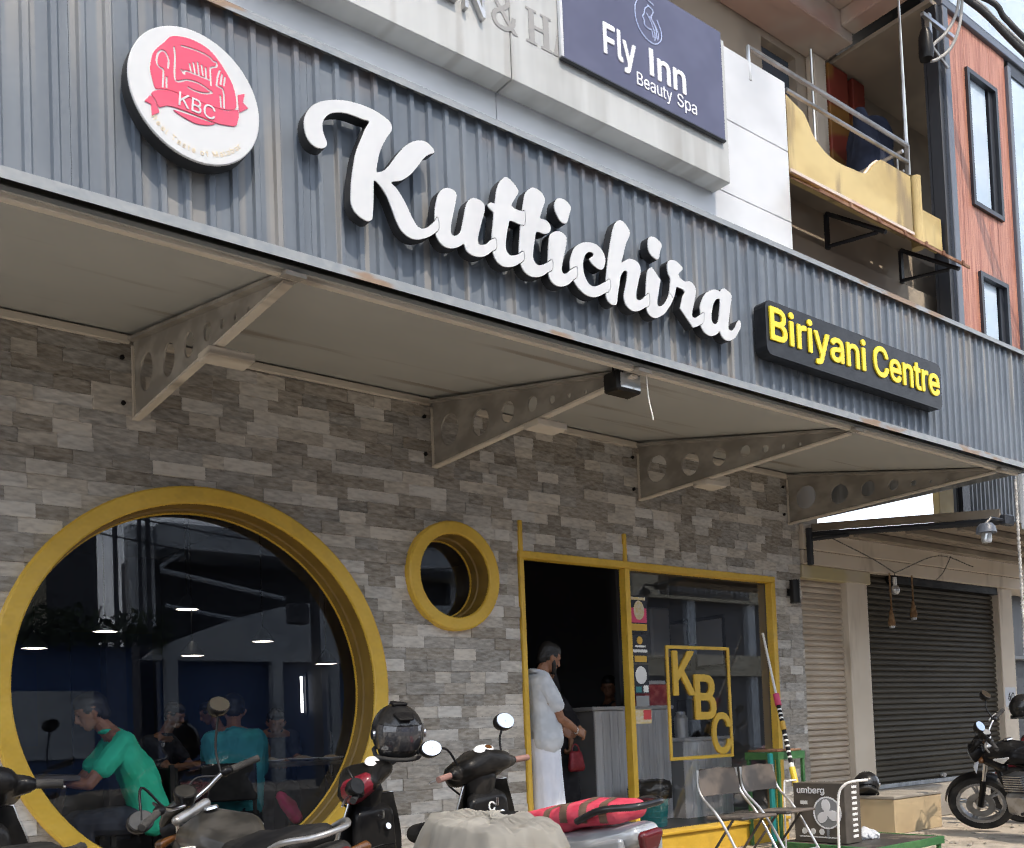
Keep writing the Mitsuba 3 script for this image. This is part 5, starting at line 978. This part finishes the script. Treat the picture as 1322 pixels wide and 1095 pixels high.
k = thing('cable_clamp', 'dark insulator clamp with looped grey cable at the corner of the red building', 'cable clamp')
part(k, 'insulator', lathe([(0, 0), (.05, .01), (.06, .06), (.055, .2), (.035, .26), (0, .27)], 16, (7.78, -2.06, 6.50)), 'm_black', smooth=30)
part(k, 'bracket', [bb(7.70, 8.2, -2.10, -2.07, 6.83, 6.86), bb(7.80, 7.84, -2.09, -2.05, 6.6, 6.9), tube([(7.84, -2.08, 6.63), (8.2, -2.02, 6.63)], .015, 6)], 'm_steel')
part(k, 'loop', tube(smooth_path([(8.02, -2.25, 7.1), (8.0, -2.22, 6.90), (7.93, -2.16, 6.74), (7.86, -2.10, 6.66), (7.82, -2.08, 6.60)], 6), .014, 6), 'm_cable_grey', smooth=True)
part(k, 'loop', tube(smooth_path([(8.05, -2.26, 7.1), (8.02, -2.23, 6.8), (7.97, -2.17, 6.62), (7.88, -2.11, 6.53), (7.82, -2.08, 6.50)], 6), .014, 6), 'm_cable_grey', smooth=True)
for i, (a, b, c) in enumerate((((8.9, -.2, 3.0), (9.6, -.2, 2.85), (10.2, -.12, 2.74)), ((10.2, -.12, 2.74), (11.0, -.2, 2.98), (11.6, -.3, 2.88)), ((11.0, -.35, 2.95), (11.1, -.2, 2.8), (11.05, -.12, 2.70)))):
    single('thin_wire', ('thin sagging wire on the left part of the plastered beam', 'thin sagging wire in the middle of the plastered beam', 'thin wire hanging across the right part of the plastered beam')[i], 'wire', tube(smooth_path([a, b, c], 6), .005, 5), 'm_cable')

pb = []
for i in range(60):
    c_ = (8.4 + 1.9 * rng.random(), -1.75 + 1.0 * rng.random()); r_ = .006 + .014 * rng.random() ** 2
    m = trimesh.creation.icosphere(subdivisions=1, radius=r_); m.vertices *= (1, 1 + .5 * rng.random(), .6); m.apply_transform(rotm((0, 0, 1), 360 * rng.random())); m.apply_translation((c_[0], c_[1], r_ * .4)); pb.append(m)
k = thing('gravel', 'small stones and grit scattered on the sandy ground before the tan step', 'gravel'); labels[k]['kind'] = 'stuff'; add(k, pb, 'm_step_top')
bagm = skin([hull([(7.60, -1.22, .15, .03), (7.72, -1.28, .15, .028), (7.66, -1.2, .19, .03)])], .012, 2); bagm.vertices += (meshkit.fbm(bagm.vertices * 55, 3)[:, None] - .5) * .045
single('plastic_bag', 'crumpled pale plastic bag lying on the low green table by the carton', 'bag', bagm, 'm_paper')
# ---------------------------------------------------------------- two wheelers (local frame: x forward, z up)
def place(x, y, heading, lean=0.0, z=0.0): return tr(x, y, z) @ rotm((0, 0, 1), heading) @ rotm((1, 0, 0), lean)
def steerm(M, deg, x=.40, z=.9, rake=25):
    ax = (-math.sin(math.radians(rake)), 0, math.cos(math.radians(rake))); return M @ rotm(ax, deg, (x, 0, z))
def wheel(k, name, x, r, w, tyre='m_rubber', rim='m_alloy', spokes=5, y=0.0):
    t = [(r - .26 * r, -w * .42), (r - .10 * r, -w * .5), (r - .03 * r, -w * .36), (r, 0), (r - .03 * r, w * .36), (r - .10 * r, w * .5), (r - .26 * r, w * .42), (r - .26 * r, -w * .42)]
    W = part(k, name, lathe(t, 48, (x, y, r), (0, 1, 0)), tyre, smooth=40)
    ri = r * .74
    part(W, 'rim', [lathe([(ri - .03, -w * .36), (ri, -w * .40), (ri, w * .40), (ri - .03, w * .36), (ri - .03, -w * .36)], 40, (x, y, r), (0, 1, 0)), lathe([(0, -.05), (.045, -.05), (.055, -.02), (.055, .02), (.045, .05), (0, .05)], 20, (x, y, r), (0, 1, 0))], rim, smooth=35)
    sp = []
    for j in range(spokes):
        a = 2 * PI * j / spokes + .3
        for d in ((-.10, .10) if spokes <= 6 else (0,)):
            sp.append(hull([(x + .05 * math.cos(a), y, r + .05 * math.sin(a), .013), (x + (ri - .02) * math.cos(a + d), y, r + (ri - .02) * math.sin(a + d), .011)], 8))
    part(W, 'spokes', sp, rim, smooth=40)
    return W
def mirror(k, base, knee, head, d, rx, rz, face='m_mirror', back='m_black'):
    M = part(k, 'mirror', None or tube(smooth_path([base, knee, head], 5), .0065, 7), back, smooth=True)
    d = np.asarray(d, float); d /= np.linalg.norm(d)
    prof = [(0, 0), (1, 0), (1.05, .012), (1.0, .03), (.7, .055), (0, .065)]
    def cup(pr):
        m = trimesh.creation.revolve(np.array([(a * 1.0, b) for a, b in pr]), sections=28); v = m.vertices; v[:, 0] *= rx; v[:, 1] *= rz; m.vertices = v
        if m.volume < 0: m.invert()
        F = frame((0, 0, 0), (1, 0, 0)); z = -d; x = np.cross((0, 0, 1.0), z); x /= np.linalg.norm(x); y = np.cross(z, x); T = np.eye(4); T[:3, 0], T[:3, 1], T[:3, 2], T[:3, 3] = x, y, z, head
        m.apply_transform(T); return m
    part(M, 'shell', cup(prof), back, smooth=35)
    part(M, 'glass', cup([(0, -.004), (.93, -.004), (.93, -.0008), (0, -.0008)]), face, smooth=35)
def shell_x(fn, n=16, m=12, t=.012):      # curved plate: fn(u, v) -> point, both faces and rim
    P_ = np.array([[fn(u, v) for u in np.linspace(-1, 1, n)] for v in np.linspace(0, 1, m)], float)
    Q = P_ - np.array([t, 0, 0]); V = np.vstack([P_.reshape(-1, 3), Q.reshape(-1, 3)]); F = []; N = n * m
    for i in range(m - 1):
        for j in range(n - 1):
            a, b, c, d = i * n + j, i * n + j + 1, (i + 1) * n + j + 1, (i + 1) * n + j; F += [(a, b, c), (a, c, d), (N + a, N + c, N + b), (N + a, N + d, N + c)]
    rim = [i for i in range(n)] + [i * n + n - 1 for i in range(1, m)] + [(m - 1) * n + j for j in range(n - 2, -1, -1)] + [i * n for i in range(m - 2, 0, -1)]
    for a, b in zip(rim, rim[1:] + rim[:1]): F += [(a, N + a, N + b), (a, N + b, b)]
    return tm(V, F), [tuple(V[i]) for i in rim]
def text_flat(t, h):      # text facing -x
    m = meshkit.text_mesh(t, h, .003, True); v = m.vertices.copy(); m.vertices = np.stack([-v[:, 2], -v[:, 0], v[:, 1]], 1); return m
def scooter(key, M, body='m_black', pod='m_dust_black', accent=None, seat='m_black_matt', grips='m_rubber', steer=0, mirL=True, mirR=True, trim='m_chrome', sticker=True, rail=True, badge=False, rear=None, mirf=('m_mirror', 'm_mirror'), mlh=None, mrh=None):
    rear = rear or body; XF[0] = M
    wheel(key, 'rear_wheel', -.60, .215, .09)
    part(key, 'floorboard', bb(-.16, .36, -.15, .15, .27, .31, .02), 'm_black_matt')
    sh, rim = shell_x(lambda u, v: (.44 + .10 * (1 - abs(u) ** 1.8) - .12 * (v - .1) , u * (.15 + .08 * math.sin(PI * min(1, v * .9 + .12))), .28 + .60 * v), 18, 14)
    part(key, 'leg_shield', sh, body, smooth=35)
    part(key, 'shield_trim', tube([rim[i] for i in range(0, len(rim))], .007, 6, True), trim, smooth=True)
    part(key, 'inner_panel', skin([hull([(.36, .12, .40, .04), (.36, -.12, .40, .04), (.33, .10, .78, .035), (.33, -.10, .78, .035), (.42, 0, .84, .05)])], .03, 3), 'm_black', smooth=True)
    part(key, 'panel_seam', tube([(.285, .10, .6), (.262, 0, .61), (.285, -.10, .6)], .004, 5), 'm_black_matt')
    part(key, 'bag_hook', tube(smooth_path([(.28, 0, .77), (.24, 0, .76), (.235, 0, .80)], 4), .007, 6), 'm_chrome', smooth=True)
    if badge: part(key, 'badge', xf(text_flat('C', .05), tr(.262, .05, .73)), 'm_sticker_white')
    part(key, 'key_lock', cyl((.285, -.055, .70), (.27, -.055, .705), .018, 14), 'm_chrome', smooth=40)
    part(key, 'neck', hull([(.42, 0, .76, .085), (.37, .03, .90, .07), (.37, -.03, .90, .07)]), pod, smooth=40)
    bodym = skin([hull([(-.16, .11, .38, .06), (-.16, -.11, .38, .06), (-.22, .10, .62, .07), (-.22, -.10, .62, .07)]), hull([(-.22, .11, .55, .09), (-.22, -.11, .55, .09), (-.62, .10, .60, .08), (-.62, -.10, .60, .08)]), hull([(-.60, .10, .60, .08), (-.60, -.10, .60, .08), (-.82, .05, .66, .05), (-.82, -.05, .66, .05)])], .03, 5)
    part(key, 'rear_body', bodym, rear, smooth=True)
    part(key, 'tail_lamp', hull([(-.875, .05, .655, .025), (-.875, -.05, .655, .025), (-.86, .03, .60, .025), (-.86, -.03, .60, .025)]), 'm_lamp_red', smooth=40)
    for s in (1, -1): part(key, 'rear_panel', hull([(-.80, s * .13, .64, .02), (-.45, s * .185, .58, .015), (-.80, s * .12, .55, .02), (-.5, s * .18, .48, .015)]), rear, smooth=40)
    part(key, 'number_plate', bb(-.92, -.912, -.10, .10, .42, .54), 'm_sticker_white')
    part(key, 'seat', skin([hull([(-.12, .085, .70, .05), (-.12, -.085, .70, .05), (-.42, .10, .72, .06), (-.42, -.10, .72, .06)]), hull([(-.42, .10, .74, .06), (-.42, -.10, .74, .06), (-.74, .07, .76, .05), (-.74, -.07, .76, .05)])], .025, 5), seat, smooth=True)
    if rail: part(key, 'grab_rail', tube(smooth_path([(-.55, .15, .73), (-.72, .15, .79), (-.88, .09, .80), (-.90, 0, .80), (-.88, -.09, .80), (-.72, -.15, .79), (-.55, -.15, .73)], 5), .017, 8), 'm_dust_black' if rear != 'm_silver' else 'm_black_gloss', smooth=True)
    part(key, 'muffler', hull([(-.35, -.16, .24, .045), (-.78, -.18, .30, .055)]), 'm_black_matt', smooth=40)
    part(key, 'stand', tube([(-.05, .1, .27), (-.12, .2, .02)], .012, 6), 'm_steel')
    XF[0] = steerm(M, steer)
    wheel(key, 'front_wheel', .62, .215, .085)
    part(key, 'front_fender', skin([hull([(.62, .05, .42, .035), (.62, -.05, .42, .035), (.50, .05, .44, .04), (.50, -.05, .44, .04)]), hull([(.62, .05, .42, .035), (.62, -.05, .42, .035), (.80, .03, .36, .03), (.80, -.03, .36, .03)])], .03, 3), body, smooth=True)
    for s in (1, -1): part(key, 'fork', tube([(.42, s * .05, .80), (.62, s * .055, .215)], .018, 8), 'm_black_matt', smooth=40)
    podm = skin([hull([(.42, .13, .945, .07), (.42, -.13, .945, .07), (.30, .12, .985, .055), (.30, -.12, .985, .055), (.44, 0, .975, .085), (.30, 0, 1.015, .055)]), hull([(.37, .12, .96, .056), (.335, .205, .965, .036)]), hull([(.37, -.12, .96, .056), (.335, -.205, .965, .036)])], .02, 4)
    part(key, 'handlebar_cover', podm, pod, smooth=True)
    part(key, 'headlight', skin([hull([(.475, .06, .955, .03), (.475, -.06, .955, .03), (.48, 0, .93, .035)])], .02, 2), 'm_lens', smooth=True)
    for s in (1, -1): part(key, 'indicator', hull([(.455, s * .12, .955, .022), (.42, s * .15, .96, .02)]), 'm_lamp_amber' if not accent else accent, smooth=40)
    if accent: part(key, 'cover_trim', [skin([hull([(.40, s * .135, .95, .074), (.31, s * .125, .985, .060), (.36, s * .19, .96, .046)])], .02, 2) for s in (1,)], accent, smooth=True)
    for s in (1, -1): part(key, 'brake_cable', tube(smooth_path([(.38, s * .20, .955), (.46, s * .16, .90), (.44, s * .07, .80)], 5), .006, 6), 'm_cable', smooth=True)
    part(key, 'dial', xf(lathe([(0, 0), (.055, 0), (.05, .008), (0, .008)], 24), np.diag([.7, 1.25, 1, 1]), rotm((0, 1, 0), -28), tr(.305, 0, 1.066)), 'm_sticker_white' if sticker else 'm_lens', smooth=30)
    if badge: part(key, 'dial_badge', xf(lathe([(0, .008), (.02, .008), (.02, .010), (0, .010)], 16), rotm((0, 1, 0), -28), tr(.305, -.035, 1.067)), 'm_lamp_amber')
    for s in (1, -1):
        part(key, 'grip', cyl((.335, s * .215, .965), (.315, s * .335, .96), .018, 12), grips, smooth=40)
        part(key, 'switchgear', hull([(.335, s * .195, .965, .03), (.33, s * .22, .965, .027)]), 'm_black', smooth=40)
        part(key, 'lever', tube(smooth_path([(.375, s * .19, .955), (.39, s * .25, .95), (.375, s * .35, .945)], 4), .007, 6), 'm_steel', smooth=True)
    if mirL: mirror(key, (.34, .16, .985), (.36, .21, 1.10), mlh or (.34, .29, 1.14), (-1, .15, .42), .062, .045, mirf[0])
    if mirR: mirror(key, (.34, -.16, .985), (.36, -.18, 1.10), mrh or (.34, -.25, 1.17), (-1, -.05, .42), .07, .05, mirf[1])
    XF[0] = None
def motorcycle(key, M, tank='m_black', steer=0, bar='m_chrome', seat='m_black_matt', side='m_black', mirf=('m_mirror', 'm_mirror'), mlh=None, mrh=None, rear_red=True, headring='m_chrome'):
    XF[0] = M
    wheel(key, 'rear_wheel', -.62, .30, .11)
    part(key, 'frame', [tube(smooth_path([(.40, 0, .80), (.30, 0, .45), (.05, 0, .26), (-.25, 0, .28)], 4), .022, 8), tube([(.38, 0, .74), (-.30, 0, .62), (-.75, 0, .68)], .022, 8)], 'm_black', smooth=True)
    part(key, 'engine', [bb(-.16, .24, -.13, .13, .24, .44, .03)] + [bb(.03, .25, -.085, .085, .455 + .022 * i, .467 + .022 * i, .002) for i in range(7)] + [cyl((.02, -.14, .34), (.02, -.17, .34), .10, 20), cyl((.02, .14, .34), (.02, .165, .34), .09, 20)], 'm_alloy', smooth=35)
    for s in (1, -1): part(key, 'swingarm', tube([(-.2, s * .09, .32), (-.62, s * .09, .30)], .02, 8), 'm_black_matt', smooth=40)
    for s in (1, -1): part(key, 'shock', cyl((-.50, s * .12, .36), (-.42, s * .12, .62), .026, 10), 'm_chrome', smooth=40)
    part(key, 'muffler', [tube(smooth_path([(.26, -.10, .45), (.34, -.12, .34), (.15, -.15, .22), (-.2, -.16, .24)], 5), .02, 8), hull([(-.2, -.165, .25, .04), (-.82, -.18, .36, .05)])], 'm_black_matt', smooth=40)
    part(key, 'tank', skin([hull([(.32, .07, .80, .07), (.32, -.07, .80, .07), (.02, .10, .80, .075), (.02, -.10, .80, .075), (.20, 0, .86, .07)]), hull([(.02, .10, .80, .07), (.02, -.10, .80, .07), (-.16, .05, .76, .05), (-.16, -.05, .76, .05)]), hull([(.36, .10, .76, .05), (.14, .14, .70, .045)]), hull([(.36, -.10, .76, .05), (.14, -.14, .70, .045)])], .025, 4), tank, smooth=True)
    part(key, 'tank_cap', lathe([(0, 0), (.036, 0), (.032, .012), (0, .014)], 20, (.15, 0, .927)), 'm_chrome', smooth=30)
    for s in (1, -1): part(key, 'tank_badge', hull([(.20, s * .168, .78, .008), (.02, s * .172, .80, .008), (.10, s * .170, .75, .008)]), 'm_sticker_white', smooth=40)
    for s in (1, -1): part(key, 'side_panel', skin([hull([(-.16, s * .10, .62, .05), (-.42, s * .10, .66, .05), (-.2, s * .10, .46, .04)])], .03, 3), side, smooth=True)
    part(key, 'seat', skin([hull([(-.12, .07, .76, .05), (-.12, -.07, .76, .05), (-.40, .11, .76, .055), (-.40, -.11, .76, .055)]), hull([(-.40, .10, .78, .055), (-.40, -.10, .78, .055), (-.74, .08, .82, .05), (-.74, -.08, .82, .05)])], .025, 4), seat, smooth=True)
    part(key, 'tail', skin([hull([(-.45, .09, .69, .05), (-.45, -.09, .69, .05), (-.92, .05, .78, .04), (-.92, -.05, .78, .04)])], .03, 3), side, smooth=True)
    part(key, 'tail_lamp', hull([(-.965, .04, .775, .022), (-.965, -.04, .775, .022), (-.93, 0, .75, .03)]), 'm_lamp_red', smooth=40)
    part(key, 'grab_rail', tube(smooth_path([(-.55, .15, .78), (-.80, .15, .86), (-.95, .07, .87), (-.95, -.07, .87), (-.80, -.15, .86), (-.55, -.15, .78)], 5), .013, 8), 'm_alloy', smooth=True)
    for s in (1, -1): part(key, 'indicator', hull([(-.86, s * .12, .74, .018), (-.86, s * .19, .74, .024)]), 'm_lamp_amber', smooth=40)
    part(key, 'rear_fender', skin([hull([(-.62, .05, .63, .02), (-.62, -.05, .63, .02), (-.90, .05, .52, .02), (-.90, -.05, .52, .02)])], .03, 2), 'm_black', smooth=True)
    part(key, 'stand', tube([(-.05, .12, .26), (-.10, .30, .03)], .012, 6), 'm_steel')
    for s in (1, -1): part(key, 'footpeg', cyl((-.05, s * .1, .30), (-.05, s * .24, .30), .014, 8), 'm_rubber')
    XF[0] = steerm(M, steer, .42, .9, 26)
    W = wheel(key, 'front_wheel', .68, .30, .095)
    part(W, 'brake_disc', lathe([(.07, -.003), (.13, -.003), (.13, .003), (.07, .003), (.07, -.003)], 30, (.68, .065, .30), (0, 1, 0)), 'm_steel', smooth=30)
    for s in (1, -1): part(key, 'fork', tube([(.42, s * .085, .88), (.56, s * .085, .56)], .020, 10), 'm_chrome', smooth=40)
    for s in (1, -1): part(key, 'fork_slider', tube([(.56, s * .085, .56), (.68, s * .085, .30)], .028, 10), 'm_black', smooth=40)
    fv = []
    for i in range(13):
        a = math.radians(20 + 115 * i / 12)
        for j in range(7): b = (j - 3) / 3; fv.append((.68 + (.325 - .02 * b * b) * math.cos(a), b * .065, .30 + (.325 - .02 * b * b) * math.sin(a)))
    ff = [t_ for i in range(12) for j in range(6) for t_ in ((i * 7 + j, i * 7 + j + 1, (i + 1) * 7 + j + 1), (i * 7 + j, (i + 1) * 7 + j + 1, (i + 1) * 7 + j))]
    part(key, 'front_fender', tm(fv, ff), tank, smooth=True)
    part(key, 'headlight', lathe([(0, -.06), (.05, -.05), (.085, 0), (.095, .055), (.088, .06), (0, .05)], 28, (.52, 0, .83), (1, 0, -.08)), 'm_black', smooth=35)
    part(key, 'headlight_lens', lathe([(0, .018), (.06, .014), (.085, 0), (0, 0)], 28, (.583, 0, .825), (1, 0, -.08)), 'm_lens', smooth=35)
    part(key, 'headlight_cowl', skin([hull([(.50, .06, .93, .03), (.50, -.06, .93, .03), (.56, .07, .88, .02), (.56, -.07, .88, .02), (.42, 0, .97, .03)])], .02, 2), tank, smooth=True)
    for s in (1, -1): part(key, 'front_indicator', hull([(.46, s * .10, .82, .012), (.48, s * .19, .82, .026)]), 'm_lamp_amber', smooth=40)
    part(key, 'instrument', [lathe([(0, -.05), (.05, -.045), (.058, 0), (.058, .012), (0, .012)], 24, (.40, 0, 1.0), (-.55, 0, .85))], 'm_black', smooth=35)
    for s in (1, -1): part(key, 'cable', tube(smooth_path([(.36, s * .20, 1.0), (.47, s * .14, 1.02), (.50, s * .06, .94), (.42, s * .03, .80)], 6), .006, 6), 'm_cable', smooth=True)
    part(key, 'fork_crown', [hull([(.41, .10, .90, .026), (.41, -.10, .90, .026)]), hull([(.44, .10, .80, .026), (.44, -.10, .80, .026)])], 'm_alloy', smooth=40)
    part(key, 'number_plate', bb(.585, .59, -.11, .11, .66, .73), 'm_sticker_white')
    part(key, 'instrument_glass', lathe([(0, 0), (.05, 0), (.048, .004), (0, .006)], 24, (.3932, 0, 1.0108), (-.55, 0, .85)), 'm_dust_tank' if tank == 'm_dust_tank' else 'm_lens', smooth=30)
    part(key, 'handlebar', tube(smooth_path([(.27, .38, 1.00), (.33, .22, 1.01), (.38, .12, .97), (.40, 0, .95), (.38, -.12, .97), (.33, -.22, 1.01), (.27, -.38, 1.00)], 5), .0115, 10), bar, smooth=True)
    for s in (1, -1):
        part(key, 'grip', cyl((.315, s * .255, 1.008), (.262, s * .40, 1.0), .0185, 12), 'm_rubber', smooth=40)
        part(key, 'switchgear', hull([(.33, s * .22, 1.01, .026), (.325, s * .24, 1.01, .024)]), 'm_black', smooth=40)
        part(key, 'lever', tube(smooth_path([(.365, s * .20, 1.0), (.38, s * .27, .995), (.335, s * .39, .985)], 4), .008, 6), 'm_alloy', smooth=True)
    mirror(key, (.335, .20, 1.02), (.36, .25, 1.14), mlh or (.33, .33, 1.23), (-1, .1, .55), .065, .05, mirf[0])
    mirror(key, (.335, -.20, 1.02), (.36, -.25, 1.14), mrh or (.33, -.33, 1.23), (-1, -.1, .8), .065, .05, mirf[1])
    XF[0] = None
# silver and grey scooter with the red seat
S3 = thing('scooter', 'dusty scooter with silver tail and red striped seat right of the cloth cover', 'scooter')
scooter(S3, place(3.41, -1.97, 91, -6), 'm_dust_black', 'm_dust_black', None, 'm_seat_red', 'm_grip_pink', 4, rear='m_silver', badge=True, mlh=(.34, .33, 1.13), mrh=(.36, -.24, 1.19))
XF[0] = place(3.41, -1.97, 91, -6)
seat_m = skin([hull([(-.12, .085, .70, .0525), (-.12, -.085, .70, .0525), (-.42, .10, .72, .0625), (-.42, -.10, .72, .0625)]), hull([(-.42, .10, .74, .0625), (-.42, -.10, .74, .0625), (-.74, .07, .76, .0525), (-.74, -.07, .76, .0525)])], .025, 5)
for x_ in (-.22, -.35, -.48, -.61):
    nrm = np.array([1, .55, 0.0]); sl_ = seat_m.slice_plane((x_, 0, 0), -nrm).slice_plane((x_ - .05, 0, 0), nrm).slice_plane((0, 0, .72), (0, 0, 1)); part(S3, 'seat_band', sl_, 'm_seat_brown', smooth=True)
XF[0] = None
# black and maroon scooter with the helmet on it, seat under the cloth
S2 = thing('scooter', 'black scooter with maroon handlebar trim and a helmet on its handlebar', 'scooter')
scooter(S2, place(2.80, -1.76, 98, -4) @ np.diag([.95, .95, .96, 1]), 'm_black_gloss', 'm_dust_black', 'm_maroon', 'm_black_matt', 'm_rubber', 32, rail=False, mirR=False, mlh=(.30, .27, 1.02), mirf=('m_black', 'm_mirror'))
H2 = thing('helmet', 'glossy black helmet with a clear visor resting on the handlebar of the maroon trimmed scooter', 'helmet')
helmet(H2, tr(2.865, -1.47, 1.175) @ np.diag([1.13, 1.13, 1.13, 1]) @ rotm((0, 0, 1), -105) @ rotm((0, 1, 0), 12), 2, True)
# cloth cover
nth, nr = 176, 70; V = []
cx, cy, hd = 2.70, -2.50, math.radians(72)
for i in range(nr):
    q = i / (nr - 1)
    for j in range(nth):
        a = 2 * PI * j / nth; ca, sa = math.cos(a), math.sin(a); sup = (abs(ca) ** 3.2 + abs(sa) ** 3.2) ** (-1 / 3.2)
        f = max(0, (q - .42) / .58); r_ = min(q / .42, 1.0)
        wob = (.05 * math.sin(7 * a + 1) + .04 * math.sin(12 * a + 2.2 + 2 * f) + .03 * math.sin(23 * a + .6)) * min(1, f * 1.6)
        L_, W_ = .47 * r_ * (1 + .26 * f + wob), 215e-3 * r_ * (1 + .75 * f + wob * 1.6)
        z_ = .765 + .03 * (ca * r_) ** 2 * (ca > 0) * .6 - .02 * (r_ ** 6) - f ** 1.3 * .50
        p = np.array([L_ * sup * ca, W_ * sup * sa, z_]); p[2] += .035 * (meshkit.fbm(np.array([p[0] * 7, p[1] * 7, 3.0]), 3, 4) - .5) + .006 * math.sin(p[0] * 23 + p[1] * 31) + .016 * (abs(meshkit.noise(np.array([a * 9 + p[0] * 6, q * 5, 1.0]), 9) - .5) * -2 + .5) + .007 * meshkit.noise(np.array([p[0] * 38, p[1] * 38, 2.0]), 3)
        V.append((cx + p[0] * math.cos(hd) - p[1] * math.sin(hd), cy + p[0] * math.sin(hd) + p[1] * math.cos(hd), p[2]))
F = [t_ for i in range(nr - 1) for j in range(nth) for t_ in ((i * nth + j, (i + 1) * nth + j, (i + 1) * nth + (j + 1) % nth), (i * nth + j, (i + 1) * nth + (j + 1) % nth, i * nth + (j + 1) % nth))]
single('cloth_cover', 'dusty beige cloth cover draped over the seat of a scooter at the bottom', 'cover', tm(V, F), 'm_cover', smooth=True)
# dusty motorcycle in front of the round window
B1 = thing('motorcycle', 'dusty grey tanked motorcycle leaning before the big round window', 'motorcycle')
motorcycle(B1, place(1.93, -1.84, 92, -13) @ np.diag([.94, .94, .95, 1]), 'm_dust_tank', 20, 'm_chrome', 'm_black_matt', 'm_dust_black', mirf=('m_dust_tank', 'm_mirror'), mlh=(.30, .36, 1.02), mrh=(.33, -.35, 1.33))
# black scooter at the left edge
S1 = thing('scooter', 'black scooter with a white badge, cut by the left edge of the picture', 'scooter')
scooter(S1, place(.80, -2.00, 88, -3) @ np.diag([1.05, 1.05, 1.05, 1]), 'm_black_gloss', 'm_black', None, 'm_black_matt', 'm_rubber', -6, mirL=False, mirR=False)
# motorcycles at the right edge
B2 = thing('motorcycle', 'black motorcycle by the dark roller shutter, front wheel to the left', 'motorcycle')
motorcycle(B2, place(9.36, -1.94, 70, -13), 'm_black', 40, 'm_chrome', 'm_black_matt', 'm_black')
B3 = thing('motorcycle', 'maroon motorcycle behind the black one, at the right edge of the picture', 'motorcycle')
motorcycle(B3, place(10.65, -1.85, 92, -8), 'm_maroon', 0, 'm_chrome', 'm_black_matt', 'm_maroon')
H3 = thing('helmet', 'black helmet on the maroon motorcycle at the right edge of the picture', 'helmet')
helmet(H3, tr(10.51, -1.277, 1.20) @ rotm((0, 0, 1), -160), True, False)
